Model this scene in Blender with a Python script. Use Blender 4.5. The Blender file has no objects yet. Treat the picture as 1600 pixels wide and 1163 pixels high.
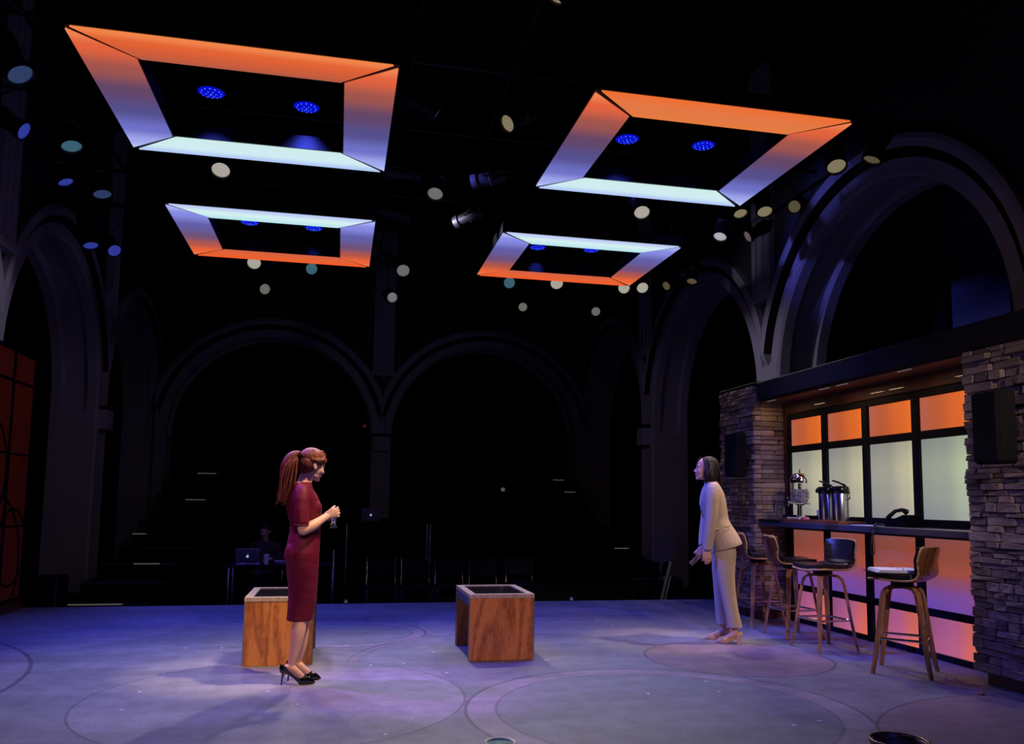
import bpy, bmesh, math, random
from mathutils import Vector, Matrix, Euler
PI = math.pi
random.seed(7)
scn = bpy.context.scene
C = scn.collection

# ------------------------------------------------------------------ camera
CAMH = 1.30
RT = Vector((0.978056, -0.207920, 0.013249))
UP = Vector((-0.033599, -0.094652, 0.994943))
FW = Vector((0.205614, 0.973556, 0.099561))
FPX, CXP, CYP = 1273.979, 800.0, 656.313
cam_d = bpy.data.cameras.new('camera')
cam_d.sensor_fit = 'HORIZONTAL'
cam_d.sensor_width = 36.0
cam_d.lens = FPX / 1600.0 * 36.0
cam_d.shift_y = (CYP - 581.5) / 1600.0
cam_d.clip_end = 200
cam = bpy.data.objects.new('camera', cam_d)
C.objects.link(cam)
mw = Matrix((RT, UP, -FW)).transposed().to_4x4()
mw.translation = Vector((0, 0, CAMH))
cam.matrix_world = mw
scn.camera = cam

def at(x, y, axis, val):
    """a pixel of the 1600x1163 photograph met with the plane axis = val"""
    d = RT * ((x - CXP) / FPX) + UP * (-(y - CYP) / FPX) + FW
    o = Vector((0, 0, CAMH))
    return o + d * ((val - o[axis]) / d[axis])

# ------------------------------------------------------------------ world, exposure
w = bpy.data.worlds.new('dark_house')
w.use_nodes = True
w.node_tree.nodes['Background'].inputs[0].default_value = (0.020, 0.018, 0.045, 1)
w.node_tree.nodes['Background'].inputs[1].default_value = 0.10
scn.world = w
scn.view_settings.view_transform = 'Standard'
scn.view_settings.look = 'None'
scn.view_settings.exposure = 0.0
scn.view_settings.gamma = 1.0
scn.view_settings.use_curve_mapping = False

# ------------------------------------------------------------------ what the stage lamps throw (built with the lamps below)
AUD_Y = -1.4
WARM = (1.0, 0.72, 0.47); AMBER = (1.0, 0.55, 0.25); BACK = (1.0, 0.86, 0.80); LAV = (0.72, 0.66, 1.0); HOUSE = (0.55, 0.48, 1.0); BLUE = (0.08, 0.10, 1.0); VIOLET = (0.50, 0.10, 1.0)
# lamps in the picture, by the pixel of their lens: (target, power, colour, cone, blend, size)
BEAM = {
    (345, 266): ((-1.2, 5.4, 0), 200, BACK, 62, 0.8, 0.07),
    (680, 303): ((0.1, 5.9, 0), 420, BACK, 62, 0.8, 0.05),
    (1003, 332): ((2.7, 5.4, 0), 190, BACK, 62, 0.8, 0.07),
    (397, 411): ((-0.8, 5.9, 0), 230, BACK, 44, 0.7, 0.08),
    (630, 423): ((0.9, 5.7, 0), 230, BACK, 44, 0.7, 0.08),
    (870, 443): ((2.2, 5.8, 0), 180, BACK, 44, 0.7, 0.08),
    (1004, 450): ((3.6, 6.0, 0), 160, BACK, 44, 0.7, 0.08),
    (38, 205): ((3.55, 7.33, 0.8), 3600, BLUE, 16, 0.8, 0.08),
    (103, 285): ((-0.8, 8.8, 0), 300, BLUE, 70, 0.8, 0.08),
    (179, 392): ((0.8, 7.4, 0), 420, BLUE, 60, 0.8, 0.08),
    (32, 117): ((-0.22, 6.13, 1.1), 900, VIOLET, 18, 0.7, 0.05),
    (868, 0): ((-0.2, 6.13, 1.15), 1000, WARM, 18, 0.7, 0.05),
    (1362, 250): ((3.55, 7.33, 1.0), 680, WARM, 20, 0.7, 0.05),
    (1157, 334): ((4.4, 6.6, 0.6), 150, WARM, 40, 0.8, 0.06),
    (654, 273): ((6.4, 9.4, 4.8), 950, (0.16, 0.16, 1.0), 26, 0.9, 0.08),
    (639, 338): ((6.2, 10.4, 4.0), 260, LAV, 44, 0.9, 0.08),
    (609, 409): ((6.2, 15.6, 2.4), 42, HOUSE, 40, 0.9, 0.08),
    (714, 349): ((-4.2, 14.6, 2.6), 34, HOUSE, 60, 0.9, 0.08),
    (690, 415): ((0.6, 20.2, 2.6), 22, HOUSE, 70, 0.9, 0.08),
    (739, 286): ((-4.2, 10.9, 3.6), 170, LAV, 15, 0.9, 0.08),
}
FRONT = [
    ('amber front lamp aimed at the left end table', (-0.3, AUD_Y + 0.1, 5.0), (-0.45, 6.8, 0.28), 1000, AMBER, 9),
    ('amber front lamp aimed at the middle end table', (2.0, AUD_Y + 0.1, 5.0), (1.36, 6.75, 0.28), 1100, AMBER, 9),
    ('warm front lamp aimed at the stools', (3.2, AUD_Y + 0.1, 5.0), (4.3, 7.4, 0.7), 800, WARM, 20),
    ('warm front lamp aimed at the suited woman', (4.9, AUD_Y + 0.1, 5.0), (3.6, 7.33, 1.0), 900, WARM, 15),
    ('blue front wash lamp aimed at the left half of the stage', (-2.2, AUD_Y + 0.1, 5.0), (-1.4, 6.0, 0), 420, BLUE, 46),
    ('blue front wash lamp aimed at the right half of the stage', (1.2, AUD_Y + 0.1, 5.0), (3.2, 6.0, 0.4), 420, BLUE, 40),
]

# ------------------------------------------------------------------ materials
def lin(r, g, b):
    def f(c):
        c /= 255.0
        return c / 12.92 if c <= 0.04045 else ((c + 0.055) / 1.055) ** 2.4
    return (f(r), f(g), f(b), 1.0)

MATS = {}
def mat(name, col, rough=0.6, metal=0.0, var=0.0, vscale=6.0, vstretch=(1, 1, 1), col2=None, bump=0.0, bscale=40.0,
        bstretch=(1, 1, 1), emit=None, estr=0.0, trans=0.0, ior=1.45, coat=0.0, rand=0.0, spec=0.5, sheen=0.0):
    m = bpy.data.materials.new(name)
    m.use_nodes = True
    nt = m.node_tree
    N, L = nt.nodes, nt.links
    b = N['Principled BSDF']
    b.inputs['Base Color'].default_value = col
    b.inputs['Roughness'].default_value = rough
    b.inputs['Metallic'].default_value = metal
    b.inputs['IOR'].default_value = ior
    b.inputs['Transmission Weight'].default_value = trans
    b.inputs['Coat Weight'].default_value = coat
    b.inputs['Specular IOR Level'].default_value = spec
    if sheen:
        b.inputs['Sheen Weight'].default_value = sheen
    if emit:
        b.inputs['Emission Color'].default_value = emit
        b.inputs['Emission Strength'].default_value = estr
    tc = N.new('ShaderNodeTexCoord')
    out = None
    if var > 0:
        mp = N.new('ShaderNodeMapping'); mp.inputs['Scale'].default_value = vstretch
        L.new(tc.outputs['Object'], mp.inputs['Vector'])
        nz = N.new('ShaderNodeTexNoise'); nz.inputs['Scale'].default_value = vscale
        nz.inputs['Detail'].default_value = 6; nz.inputs['Roughness'].default_value = 0.65
        L.new(mp.outputs[0], nz.inputs['Vector'])
        cr = N.new('ShaderNodeValToRGB')
        c2 = col2 or tuple(c * (1 - var) for c in col[:3]) + (1,)
        cr.color_ramp.elements[0].position = 0.30; cr.color_ramp.elements[0].color = c2
        cr.color_ramp.elements[1].position = 0.70; cr.color_ramp.elements[1].color = col
        L.new(nz.outputs['Fac'], cr.inputs[0])
        out = cr.outputs[0]
        L.new(out, b.inputs['Base Color'])
    if rand > 0:
        oi = N.new('ShaderNodeObjectInfo')
        mr = N.new('ShaderNodeMapRange'); mr.inputs[3].default_value = 1 - rand; mr.inputs[4].default_value = 1 + rand
        L.new(oi.outputs['Random'], mr.inputs[0])
        mx = N.new('ShaderNodeMix'); mx.data_type = 'RGBA'; mx.blend_type = 'MULTIPLY'; mx.inputs[0].default_value = 1
        if out: L.new(out, mx.inputs[6])
        else: mx.inputs[6].default_value = col
        L.new(mr.outputs[0], mx.inputs[7])
        L.new(mx.outputs[2], b.inputs['Base Color'])
    if bump > 0:
        mp = N.new('ShaderNodeMapping'); mp.inputs['Scale'].default_value = bstretch
        L.new(tc.outputs['Object'], mp.inputs['Vector'])
        nz = N.new('ShaderNodeTexNoise'); nz.inputs['Scale'].default_value = bscale; nz.inputs['Detail'].default_value = 5
        L.new(mp.outputs[0], nz.inputs['Vector'])
        bp = N.new('ShaderNodeBump'); bp.inputs['Strength'].default_value = bump; bp.inputs['Distance'].default_value = 0.01
        L.new(nz.outputs['Fac'], bp.inputs['Height'])
        L.new(bp.outputs[0], b.inputs['Normal'])
    MATS[name] = m
    return m

def ramp_emit(name, axis, stops, strength=1.0, axis2=None, stops2=None, base=(0.03, 0.03, 0.03, 1)):
    """frosted light-box sheet: LED glow and falloff painted as emission ramps along one (or two) axes"""
    m = bpy.data.materials.new(name)
    m.use_nodes = True
    nt = m.node_tree; N, L = nt.nodes, nt.links
    b = N['Principled BSDF']
    b.inputs['Base Color'].default_value = base
    b.inputs['Roughness'].default_value = 0.45
    tc = N.new('ShaderNodeTexCoord')
    sp = N.new('ShaderNodeSeparateXYZ')
    L.new(tc.outputs['Generated'], sp.inputs[0])
    def ramp(ax, st):
        cr = N.new('ShaderNodeValToRGB')
        cr.color_ramp.interpolation = 'EASE'
        els = cr.color_ramp.elements
        while len(els) < len(st): els.new(0.5)
        for e, (p, c) in zip(els, st):
            e.position = p; e.color = lin(*c)
        L.new(sp.outputs['XYZ'.index(ax)], cr.inputs[0])
        return cr.outputs[0]
    o = ramp(axis, stops)
    if axis2:
        o2 = ramp(axis2, stops2)
        mx = N.new('ShaderNodeMix'); mx.data_type = 'RGBA'; mx.blend_type = 'MULTIPLY'; mx.inputs[0].default_value = 1
        L.new(o, mx.inputs[6]); L.new(o2, mx.inputs[7]); o = mx.outputs[2]
    L.new(o, b.inputs['Emission Color'])
    b.inputs['Emission Strength'].default_value = strength
    MATS[name] = m
    return m

def wood(name, c1, c2, scale=5.0, rough=0.35, stretch=(1, 1, 0.12), coat=0.2):
    m = bpy.data.materials.new(name)
    m.use_nodes = True
    nt = m.node_tree; N, L = nt.nodes, nt.links
    b = N['Principled BSDF']
    b.inputs['Roughness'].default_value = rough
    b.inputs['Coat Weight'].default_value = coat
    tc = N.new('ShaderNodeTexCoord')
    oi = N.new('ShaderNodeObjectInfo')
    ad = N.new('ShaderNodeVectorMath'); ad.operation = 'ADD'
    sc = N.new('ShaderNodeVectorMath'); sc.operation = 'SCALE'; sc.inputs[3].default_value = 7.0
    cb = N.new('ShaderNodeCombineXYZ'); L.new(oi.outputs['Random'], cb.inputs[0]); L.new(oi.outputs['Random'], cb.inputs[1])
    L.new(cb.outputs[0], sc.inputs[0])
    L.new(tc.outputs['Object'], ad.inputs[0]); L.new(sc.outputs[0], ad.inputs[1])
    mp = N.new('ShaderNodeMapping'); mp.inputs['Scale'].default_value = stretch
    L.new(ad.outputs[0], mp.inputs['Vector'])
    n1 = N.new('ShaderNodeTexNoise'); n1.inputs['Scale'].default_value = scale; n1.inputs['Detail'].default_value = 2
    n1.inputs['Distortion'].default_value = 0.6
    L.new(mp.outputs[0], n1.inputs['Vector'])
    mu = N.new('ShaderNodeMath'); mu.operation = 'MULTIPLY'; mu.inputs[1].default_value = 60.0
    L.new(n1.outputs['Fac'], mu.inputs[0])
    si = N.new('ShaderNodeMath'); si.operation = 'SINE'; L.new(mu.outputs[0], si.inputs[0])
    n2 = N.new('ShaderNodeTexNoise'); n2.inputs['Scale'].default_value = scale * 30; n2.inputs['Detail'].default_value = 4
    L.new(mp.outputs[0], n2.inputs['Vector'])
    m2 = N.new('ShaderNodeMath'); m2.operation = 'MULTIPLY_ADD'; m2.inputs[1].default_value = 0.22; 
    L.new(si.outputs[0], m2.inputs[0]); L.new(n2.outputs['Fac'], m2.inputs[2])
    cr = N.new('ShaderNodeValToRGB')
    cr.color_ramp.elements[0].position = 0.18; cr.color_ramp.elements[0].color = c2
    cr.color_ramp.elements[1].position = 0.62; cr.color_ramp.elements[1].color = c1
    L.new(m2.outputs[0], cr.inputs[0])
    L.new(cr.outputs[0], b.inputs['Base Color'])
    bp = N.new('ShaderNodeBump'); bp.inputs['Strength'].default_value = 0.08; bp.inputs['Distance'].default_value = 0.005
    L.new(n2.outputs['Fac'], bp.inputs['Height']); L.new(bp.outputs[0], b.inputs['Normal'])
    MATS[name] = m
    return m

mat('black', (0.005, 0.005, 0.006, 1), 0.8, spec=0.15)
mat('black_metal', (0.010, 0.010, 0.012, 1), 0.5, 0.3)
mat('black_gloss', (0.006, 0.006, 0.007, 1), 0.18, coat=0.5)
mat('black_soft', (0.007, 0.007, 0.008, 1), 0.85, spec=0.15)
mat('ceiling', (0.004, 0.004, 0.005, 1), 0.9)
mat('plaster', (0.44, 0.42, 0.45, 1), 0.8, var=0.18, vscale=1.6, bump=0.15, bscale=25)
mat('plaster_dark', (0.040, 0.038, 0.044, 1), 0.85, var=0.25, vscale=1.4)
mat('plaster_far', (0.20, 0.195, 0.21, 1), 0.8, var=0.25, vscale=1.2)
mat('groove', (0.03, 0.012, 0.010, 1), 0.8)
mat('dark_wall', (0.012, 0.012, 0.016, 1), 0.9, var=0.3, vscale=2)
mat('house_floor', (0.008, 0.008, 0.009, 1), 0.9)
mat('dark_pane', (0.14, 0.15, 0.24, 1), 0.3)
mat('stone', (0.36, 0.27, 0.20, 1), 0.85, var=0.5, vscale=1.3, col2=(0.19, 0.135, 0.10, 1), bump=1.0, bscale=6, rand=0.42)
mat('stone_core', (0.035, 0.03, 0.03, 1), 0.95)
wood('plinth_wood', (0.16, 0.055, 0.025, 1), (0.08, 0.025, 0.012, 1), 4, 0.4, (0.15, 0.15, 1))
wood('header_wood', (0.085, 0.022, 0.010, 1), (0.045, 0.011, 0.006, 1), 4, 0.6, (1, 0.12, 1))
mat('canopy', (0.014, 0.015, 0.018, 1), 0.75, var=0.2, vscale=3, spec=0.2)
mat('window_frame', (0.006, 0.006, 0.007, 1), 0.7, spec=0.2)
mat('counter', (0.075, 0.08, 0.09, 1), 0.28, var=0.2, vscale=14)
wood('oak', (0.60, 0.225, 0.045, 1), (0.30, 0.088, 0.016, 1), 2.4, 0.35, (1, 1, 0.20))
wood('oak_edge', (0.50, 0.40, 0.26, 1), (0.36, 0.28, 0.18, 1), 6, 0.35)
mat('top_glass', (0.035, 0.028, 0.024, 1), 0.10, var=0.55, vscale=7, coat=0.6)
mat('rail_metal', (0.28, 0.27, 0.27, 1), 0.35, 0.6, var=0.2, vscale=10)
wood('walnut', (0.22, 0.085, 0.032, 1), (0.11, 0.040, 0.016, 1), 5, 0.32)
wood('bent_leg', (0.42, 0.195, 0.065, 1), (0.24, 0.095, 0.032, 1), 6, 0.32)
mat('ply_edge', (0.46, 0.27, 0.10, 1), 0.4)
mat('leather', (0.012, 0.012, 0.014, 1), 0.28, coat=0.15, bump=0.12, bscale=160)
mat('chrome', (0.75, 0.75, 0.78, 1), 0.12, 1.0)
mat('steel', (0.62, 0.62, 0.65, 1), 0.22, 1.0)
mat('glass', (1, 1, 1, 1), 0.02, trans=1.0, ior=1.45)
mat('ice', (0.82, 0.84, 0.9, 1), 0.35, trans=0.35, ior=1.31)
mat('white_paper', (0.80, 0.80, 0.82, 1), 0.7)
mat('white_plastic', (0.75, 0.76, 0.78, 1), 0.4)
mat('pink_paper', (0.85, 0.16, 0.32, 1), 0.6)
mat('tray_dark', (0.02, 0.016, 0.014, 1), 0.5)
wood('tray_wood', (0.34, 0.12, 0.035, 1), (0.20, 0.06, 0.02, 1), 7, 0.4, (1, 0.15, 1))
mat('red_panel', (0.42, 0.055, 0.014, 1), 0.55, var=0.25, vscale=1.5)
mat('teal_inside', (0.16, 0.42, 0.38, 1), 0.3, var=0.4, vscale=12)
mat('ivory', (0.72, 0.74, 0.62, 1), 0.35)
wood('bin_brown', (0.11, 0.045, 0.022, 1), (0.06, 0.022, 0.012, 1), 6, 0.4)
mat('orange_scrap', (0.75, 0.22, 0.06, 1), 0.6)
# people
mat('skin_fair', (0.72, 0.42, 0.30, 1), 0.45, var=0.08, vscale=8, spec=0.4)
mat('skin_tan', (0.58, 0.30, 0.20, 1), 0.42, var=0.08, vscale=8, spec=0.4)
mat('lips', (0.42, 0.085, 0.075, 1), 0.35)
mat('eye_white', (0.75, 0.73, 0.70, 1), 0.2)
mat('iris', (0.02, 0.012, 0.008, 1), 0.15)
mat('brow', (0.06, 0.025, 0.015, 1), 0.7)
mat('hair_red', (0.22, 0.055, 0.028, 1), 0.42, var=0.6, vscale=14, vstretch=(3, 3, 0.25), bump=0.9, bscale=38, bstretch=(3, 3, 0.16), spec=0.3)
mat('hair_dark', (0.016, 0.011, 0.009, 1), 0.33, var=0.5, vscale=14, vstretch=(3, 3, 0.25), bump=0.9, bscale=38, bstretch=(3, 3, 0.16), spec=0.28)
mat('dress', (0.135, 0.0045, 0.024, 1), 0.6, var=0.15, vscale=4, bump=0.8, bscale=6, bstretch=(1, 1, 2.6), spec=0.3)
mat('suit', (0.40, 0.31, 0.225, 1), 0.75, var=0.08, vscale=5, bump=0.8, bscale=6, bstretch=(1, 1, 1.4), spec=0.3)
mat('blouse', (0.60, 0.60, 0.62, 1), 0.6)
mat('pump_black', (0.006, 0.006, 0.007, 1), 0.12, coat=0.8)
mat('pump_nude', (0.52, 0.32, 0.21, 1), 0.35)
mat('gold', (0.70, 0.48, 0.20, 1), 0.25, 1.0)
mat('case_brown', (0.27, 0.14, 0.045, 1), 0.45)
mat('dark_cloth', (0.035, 0.012, 0.016, 1), 0.8)
mat('laptop_grey', (0.22, 0.22, 0.24, 1), 0.35, 0.7)
mat('logo_light', (0.8, 0.85, 1, 1), 0.4, emit=lin(190, 205, 255), estr=0.55)
mat('step_lamp', (0.6, 0.6, 0.55, 1), 0.4, emit=lin(200, 195, 180), estr=0.13)
mat('nosing', (0.16, 0.16, 0.17, 1), 0.4, 0.6)
mat('exit_red', (0.4, 0.02, 0.02, 1), 0.4, emit=(1, 0.03, 0.03, 1), estr=0.12)
mat('lens_cream', (0.5, 0.45, 0.3, 1), 0.25, emit=lin(205, 190, 140), estr=0.32)
mat('lens_cream_dim', (0.4, 0.35, 0.22, 1), 0.25, emit=lin(190, 175, 120), estr=0.15)
mat('lens_white', (0.6, 0.6, 0.55, 1), 0.25, emit=lin(235, 228, 205), estr=0.45)
mat('lens_white_dim', (0.5, 0.5, 0.45, 1), 0.25, emit=lin(225, 222, 205), estr=0.17)
mat('lens_teal', (0.2, 0.3, 0.35, 1), 0.25, emit=lin(90, 150, 165), estr=0.35)
mat('lens_blue', (0.1, 0.15, 0.4, 1), 0.25, emit=lin(70, 85, 215), estr=0.40)
mat('lens_steel', (0.15, 0.2, 0.35, 1), 0.25, emit=lin(75, 100, 150), estr=0.30)
mat('led_blue', (0.01, 0.01, 0.1, 1), 0.3, emit=lin(8, 14, 215), estr=0.85)
mat('led_dot', (0.1, 0.1, 0.3, 1), 0.3, emit=lin(90, 150, 255), estr=1.3)

ORANGE_NEAR = [(0.0, (240, 132, 72)), (0.35, (226, 98, 48)), (0.75, (205, 92, 55)), (1.0, (178, 90, 66))]
ORANGE_WARM = [(0.0, (236, 112, 52)), (0.5, (226, 120, 66)), (1.0, (228, 122, 60))]
ORANGE_FAR = [(0.0, (214, 98, 66)), (0.5, (230, 98, 50)), (1.0, (240, 92, 42))]
WHITE_NEAR = [(0.0, (206, 236, 236)), (0.55, (208, 236, 242)), (1.0, (176, 200, 246))]
WHITE_FAR = [(0.0, (192, 206, 246)), (0.45, (212, 240, 240)), (1.0, (182, 228, 236))]
SIDE_NEAR = [(0.0, (242, 132, 82)), (0.10, (226, 98, 58)), (0.25, (160, 84, 74)), (0.42, (98, 70, 102)), (0.60, (84, 78, 138)), (0.78, (110, 112, 198)), (0.92, (160, 168, 236)), (1.0, (190, 198, 246))]  # fade between the end LEDs is painted into these colour stops
SIDE_FAR = [(0.0, (172, 178, 242)), (0.12, (134, 138, 226)), (0.34, (98, 94, 165)), (0.56, (112, 82, 120)), (0.72, (176, 86, 74)), (0.88, (236, 100, 54)), (1.0, (240, 122, 74))]
ramp_emit('led_orange_a', 'Y', ORANGE_NEAR, 1.0)
ramp_emit('led_orange_b', 'Y', ORANGE_WARM, 1.0)
ramp_emit('led_orange_far', 'Y', ORANGE_FAR, 1.0)
ramp_emit('led_white_near', 'Y', WHITE_FAR, 1.0)
ramp_emit('led_white_far', 'Y', WHITE_NEAR, 1.0)
ramp_emit('led_side_near', 'Y', SIDE_NEAR, 1.0)
ramp_emit('led_side_far', 'Y', SIDE_FAR, 1.0)
# window sheets, backlight hot spot painted into the ramps: Generated Y = 0 at the end towards the audience
ramp_emit('pane_orange', 'Y', [(0, (232, 110, 34)), (0.30, (214, 98, 34)), (0.7, (182, 86, 46)), (1, (176, 92, 72))], 1.0)
ramp_emit('pane_cream', 'Y', [(0, (204, 198, 164)), (0.22, (186, 182, 158)), (0.6, (160, 158, 148)), (1, (154, 154, 150))], 1.0, 'Z', [(0, (226, 224, 236)), (0.3, (245, 242, 240)), (0.62, (255, 253, 240)), (1, (226, 226, 224))])
ramp_emit('pane_green', 'Y', [(0, (200, 214, 178)), (0.2, (176, 188, 164)), (0.55, (154, 162, 150)), (1, (148, 155, 150))], 1.0, 'Z', [(0, (226, 224, 236)), (0.3, (245, 242, 240)), (0.62, (255, 253, 240)), (1, (226, 226, 224))])
ramp_emit('pane_mixed', 'Z', [(0, (118, 78, 176)), (0.18, (128, 80, 168)), (0.36, (146, 80, 118)), (0.48, (166, 84, 66)), (0.72, (150, 78, 62)), (1, (142, 82, 78))], 1.0, 'Y', [(0, (255, 226, 206)), (0.4, (238, 232, 232)), (1, (220, 224, 230))])
ramp_emit('pane_pink', 'Y', [(0, (226, 114, 76)), (0.2, (210, 108, 96)), (0.5, (182, 98, 136)), (0.8, (166, 92, 130)), (1, (150, 82, 110))], 1.0, 'Z', [(0, (255, 240, 240)), (1, (230, 225, 240))])

# ------------------------------------------------------------------ mesh helpers
class MB:
    def __init__(s): s.v = []; s.f = []
    def add(s, vs, fs):
        o = len(s.v); s.v += [Vector(v) for v in vs]; s.f += [tuple(i + o for i in f) for f in fs]; return s
    def box(s, lo, hi, ch=0.0, M=None):
        x0, y0, z0 = lo; x1, y1, z1 = hi
        if ch <= 0:
            vs = [(x, y, z) for z in (z0, z1) for y in (y0, y1) for x in (x0, x1)]
            fs = [(0, 2, 3, 1), (4, 5, 7, 6), (0, 1, 5, 4), (1, 3, 7, 5), (3, 2, 6, 7), (2, 0, 4, 6)]
        else:
            cx, cy, cz = (x0 + x1) / 2, (y0 + y1) / 2, (z0 + z1) / 2
            hx, hy, hz = (x1 - x0) / 2, (y1 - y0) / 2, (z1 - z0) / 2
            c = min(ch, hx * .9, hy * .9, hz * .9)
            vs = []; idx = {}
            for sx in (-1, 1):
                for sy in (-1, 1):
                    for sz in (-1, 1):
                        for a in range(3):
                            p = [sx * (hx - c), sy * (hy - c), sz * (hz - c)]
                            p[a] = (sx * hx, sy * hy, sz * hz)[a]
                            idx[(sx, sy, sz, a)] = len(vs); vs.append((cx + p[0], cy + p[1], cz + p[2]))
            fs = []
            for sg in (-1, 1):
                q = [idx[(sg, a, b, 0)] for a, b in ((-1, -1), (1, -1), (1, 1), (-1, 1))]; fs.append(tuple(q if sg > 0 else q[::-1]))
                q = [idx[(a, sg, b, 1)] for a, b in ((-1, -1), (1, -1), (1, 1), (-1, 1))]; fs.append(tuple(q[::-1] if sg > 0 else q))
                q = [idx[(a, b, sg, 2)] for a, b in ((-1, -1), (1, -1), (1, 1), (-1, 1))]; fs.append(tuple(q if sg > 0 else q[::-1]))
            for a in (-1, 1):
                for b in (-1, 1):
                    q = [idx[(a, b, -1, 0)], idx[(a, b, -1, 1)], idx[(a, b, 1, 1)], idx[(a, b, 1, 0)]]; fs.append(tuple(q[::-1] if a * b < 0 else q))
                    q = [idx[(a, -1, b, 0)], idx[(a, -1, b, 2)], idx[(a, 1, b, 2)], idx[(a, 1, b, 0)]]; fs.append(tuple(q if a * b < 0 else q[::-1]))
                    q = [idx[(-1, a, b, 1)], idx[(-1, a, b, 2)], idx[(1, a, b, 2)], idx[(1, a, b, 1)]]; fs.append(tuple(q[::-1] if a * b < 0 else q))
            for sx in (-1, 1):
                for sy in (-1, 1):
                    for sz in (-1, 1):
                        q = [idx[(sx, sy, sz, a)] for a in range(3)]; fs.append(tuple(q if sx * sy * sz > 0 else q[::-1]))
        if M is not None: vs = [M @ Vector(v) for v in vs]
        return s.add(vs, fs)
    def tube(s, path, r, n=10, closed=False, ry=None, up=(0, 0, 1), caps=True, dome=False):
        P = [Vector(p) for p in path]; k = len(P)
        R = list(r) if hasattr(r, '__len__') else [r] * k
        Q = R if ry is None else (list(ry) if hasattr(ry, '__len__') else [ry] * k)
        rings = []
        for i in range(k):
            if closed: t = P[(i + 1) % k] - P[i - 1]
            else: t = P[min(i + 1, k - 1)] - P[max(i - 1, 0)]
            t.normalize()
            u = Vector(up); a = u.cross(t)
            if a.length < 1e-3: a = Vector((1, 0, 0)).cross(t)
            if a.length < 1e-3: a = Vector((0, 1, 0)).cross(t)
            a.normalize(); b = t.cross(a)
            rings.append([P[i] + a * (R[i] * math.cos(2 * PI * j / n)) + b * (Q[i] * math.sin(2 * PI * j / n)) for j in range(n)])
        s.loft(rings, closed, caps)
        return s
    def loft(s, rings, closed=False, caps=True):
        n = len(rings[0]); k = len(rings)
        vs = [v for r in rings for v in r]; fs = []
        for i in range(k if closed else k - 1):
            a = i * n; b = ((i + 1) % k) * n
            for j in range(n):
                j2 = (j + 1) % n
                fs.append((a + j, a + j2, b + j2, b + j))
        if caps and not closed:
            fs.append(tuple(range(n - 1, -1, -1))); fs.append(tuple((k - 1) * n + j for j in range(n)))
        return s.add(vs, fs)
    def cyl(s, p0, p1, r0, r1=None, n=16, caps=True):
        return s.tube([p0, p1], [r0, r0 if r1 is None else r1], n, caps=caps)
    def lathe(s, prof, n=24, o=(0, 0, 0), M=None, caps=True):
        o = Vector(o)
        rings = [[Vector((r * math.cos(2 * PI * j / n), r * math.sin(2 * PI * j / n), z)) for j in range(n)] for r, z in prof]
        rings = [[(M @ v if M is not None else v) + o for v in rg] for rg in rings]
        return s.loft(rings, False, caps)
    def ell(s, c, r, n=14, m=9, M=None):
        c = Vector(c); rr = r if hasattr(r, '__len__') else (r, r, r)
        vs = []; fs = []
        for i in range(1, m):
            ph = PI * i / m
            for j in range(n):
                th = 2 * PI * j / n
                p = Vector((rr[0] * math.sin(ph) * math.cos(th), rr[1] * math.sin(ph) * math.sin(th), rr[2] * math.cos(ph)))
                vs.append(c + (M @ p if M is not None else p))
        top = len(vs); p = Vector((0, 0, rr[2])); vs.append(c + (M @ p if M is not None else p)); p = Vector((0, 0, -rr[2])); vs.append(c + (M @ p if M is not None else p))
        for i in range(m - 2):
            for j in range(n):
                j2 = (j + 1) % n
                fs.append((i * n + j, (i + 1) * n + j, (i + 1) * n + j2, i * n + j2))
        for j in range(n):
            j2 = (j + 1) % n
            fs.append((top, j, j2)); fs.append((top + 1, (m - 2) * n + j2, (m - 2) * n + j))
        return s.add(vs, fs)
    def prism(s, poly, axis, a0, a1):
        """polygon in the two remaining axes, extruded along axis (0,1,2)"""
        def P(p, a):
            q = [p[0], p[1]]; q.insert(axis, a); return q
        n = len(poly)
        vs = [P(p, a0) for p in poly] + [P(p, a1) for p in poly]
        fs = [tuple(range(n - 1, -1, -1)), tuple(range(n, 2 * n))] + [(i, (i + 1) % n, n + (i + 1) % n, n + i) for i in range(n)]
        return s.add(vs, fs)
    def mesh(s, name):
        me = bpy.data.meshes.new(name)
        me.from_pydata([tuple(v) for v in s.v], [], s.f)
        bm = bmesh.new(); bm.from_mesh(me); bmesh.ops.recalc_face_normals(bm, faces=bm.faces); bm.to_mesh(me); bm.free()
        return me
    def build(s, name, m, parent=None, smooth=False, loc=None, rot=None):
        return obj(name, s.mesh(name), m, parent, smooth, loc, rot)

def obj(name, me, m, parent=None, smooth=False, loc=None, rot=None):
    if m is not None and len(me.materials) == 0: me.materials.append(MATS[m])
    if smooth:
        me.polygons.foreach_set('use_smooth', [True] * len(me.polygons))
        if smooth == 'auto':
            try: me.set_sharp_from_angle(angle=math.radians(38))
            except Exception: pass
    o = bpy.data.objects.new(name, me)
    C.objects.link(o)
    if parent: o.parent = parent
    if loc is not None: o.location = loc
    if rot is not None: o.rotation_euler = rot
    return o

def tag(o, label, cat, group=None):
    o['label'] = label; o['category'] = cat
    if group: o['group'] = group
    return o

def thing(name, label, cat, loc=(0, 0, 0), rotz=0.0, group=None):
    o = bpy.data.objects.new(name, None)
    C.objects.link(o)
    o.location = loc; o.rotation_euler = (0, 0, rotz); o.empty_display_size = 0.1
    return tag(o, label, cat, group)

def struct(o): o['kind'] = 'structure'; return o

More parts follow.
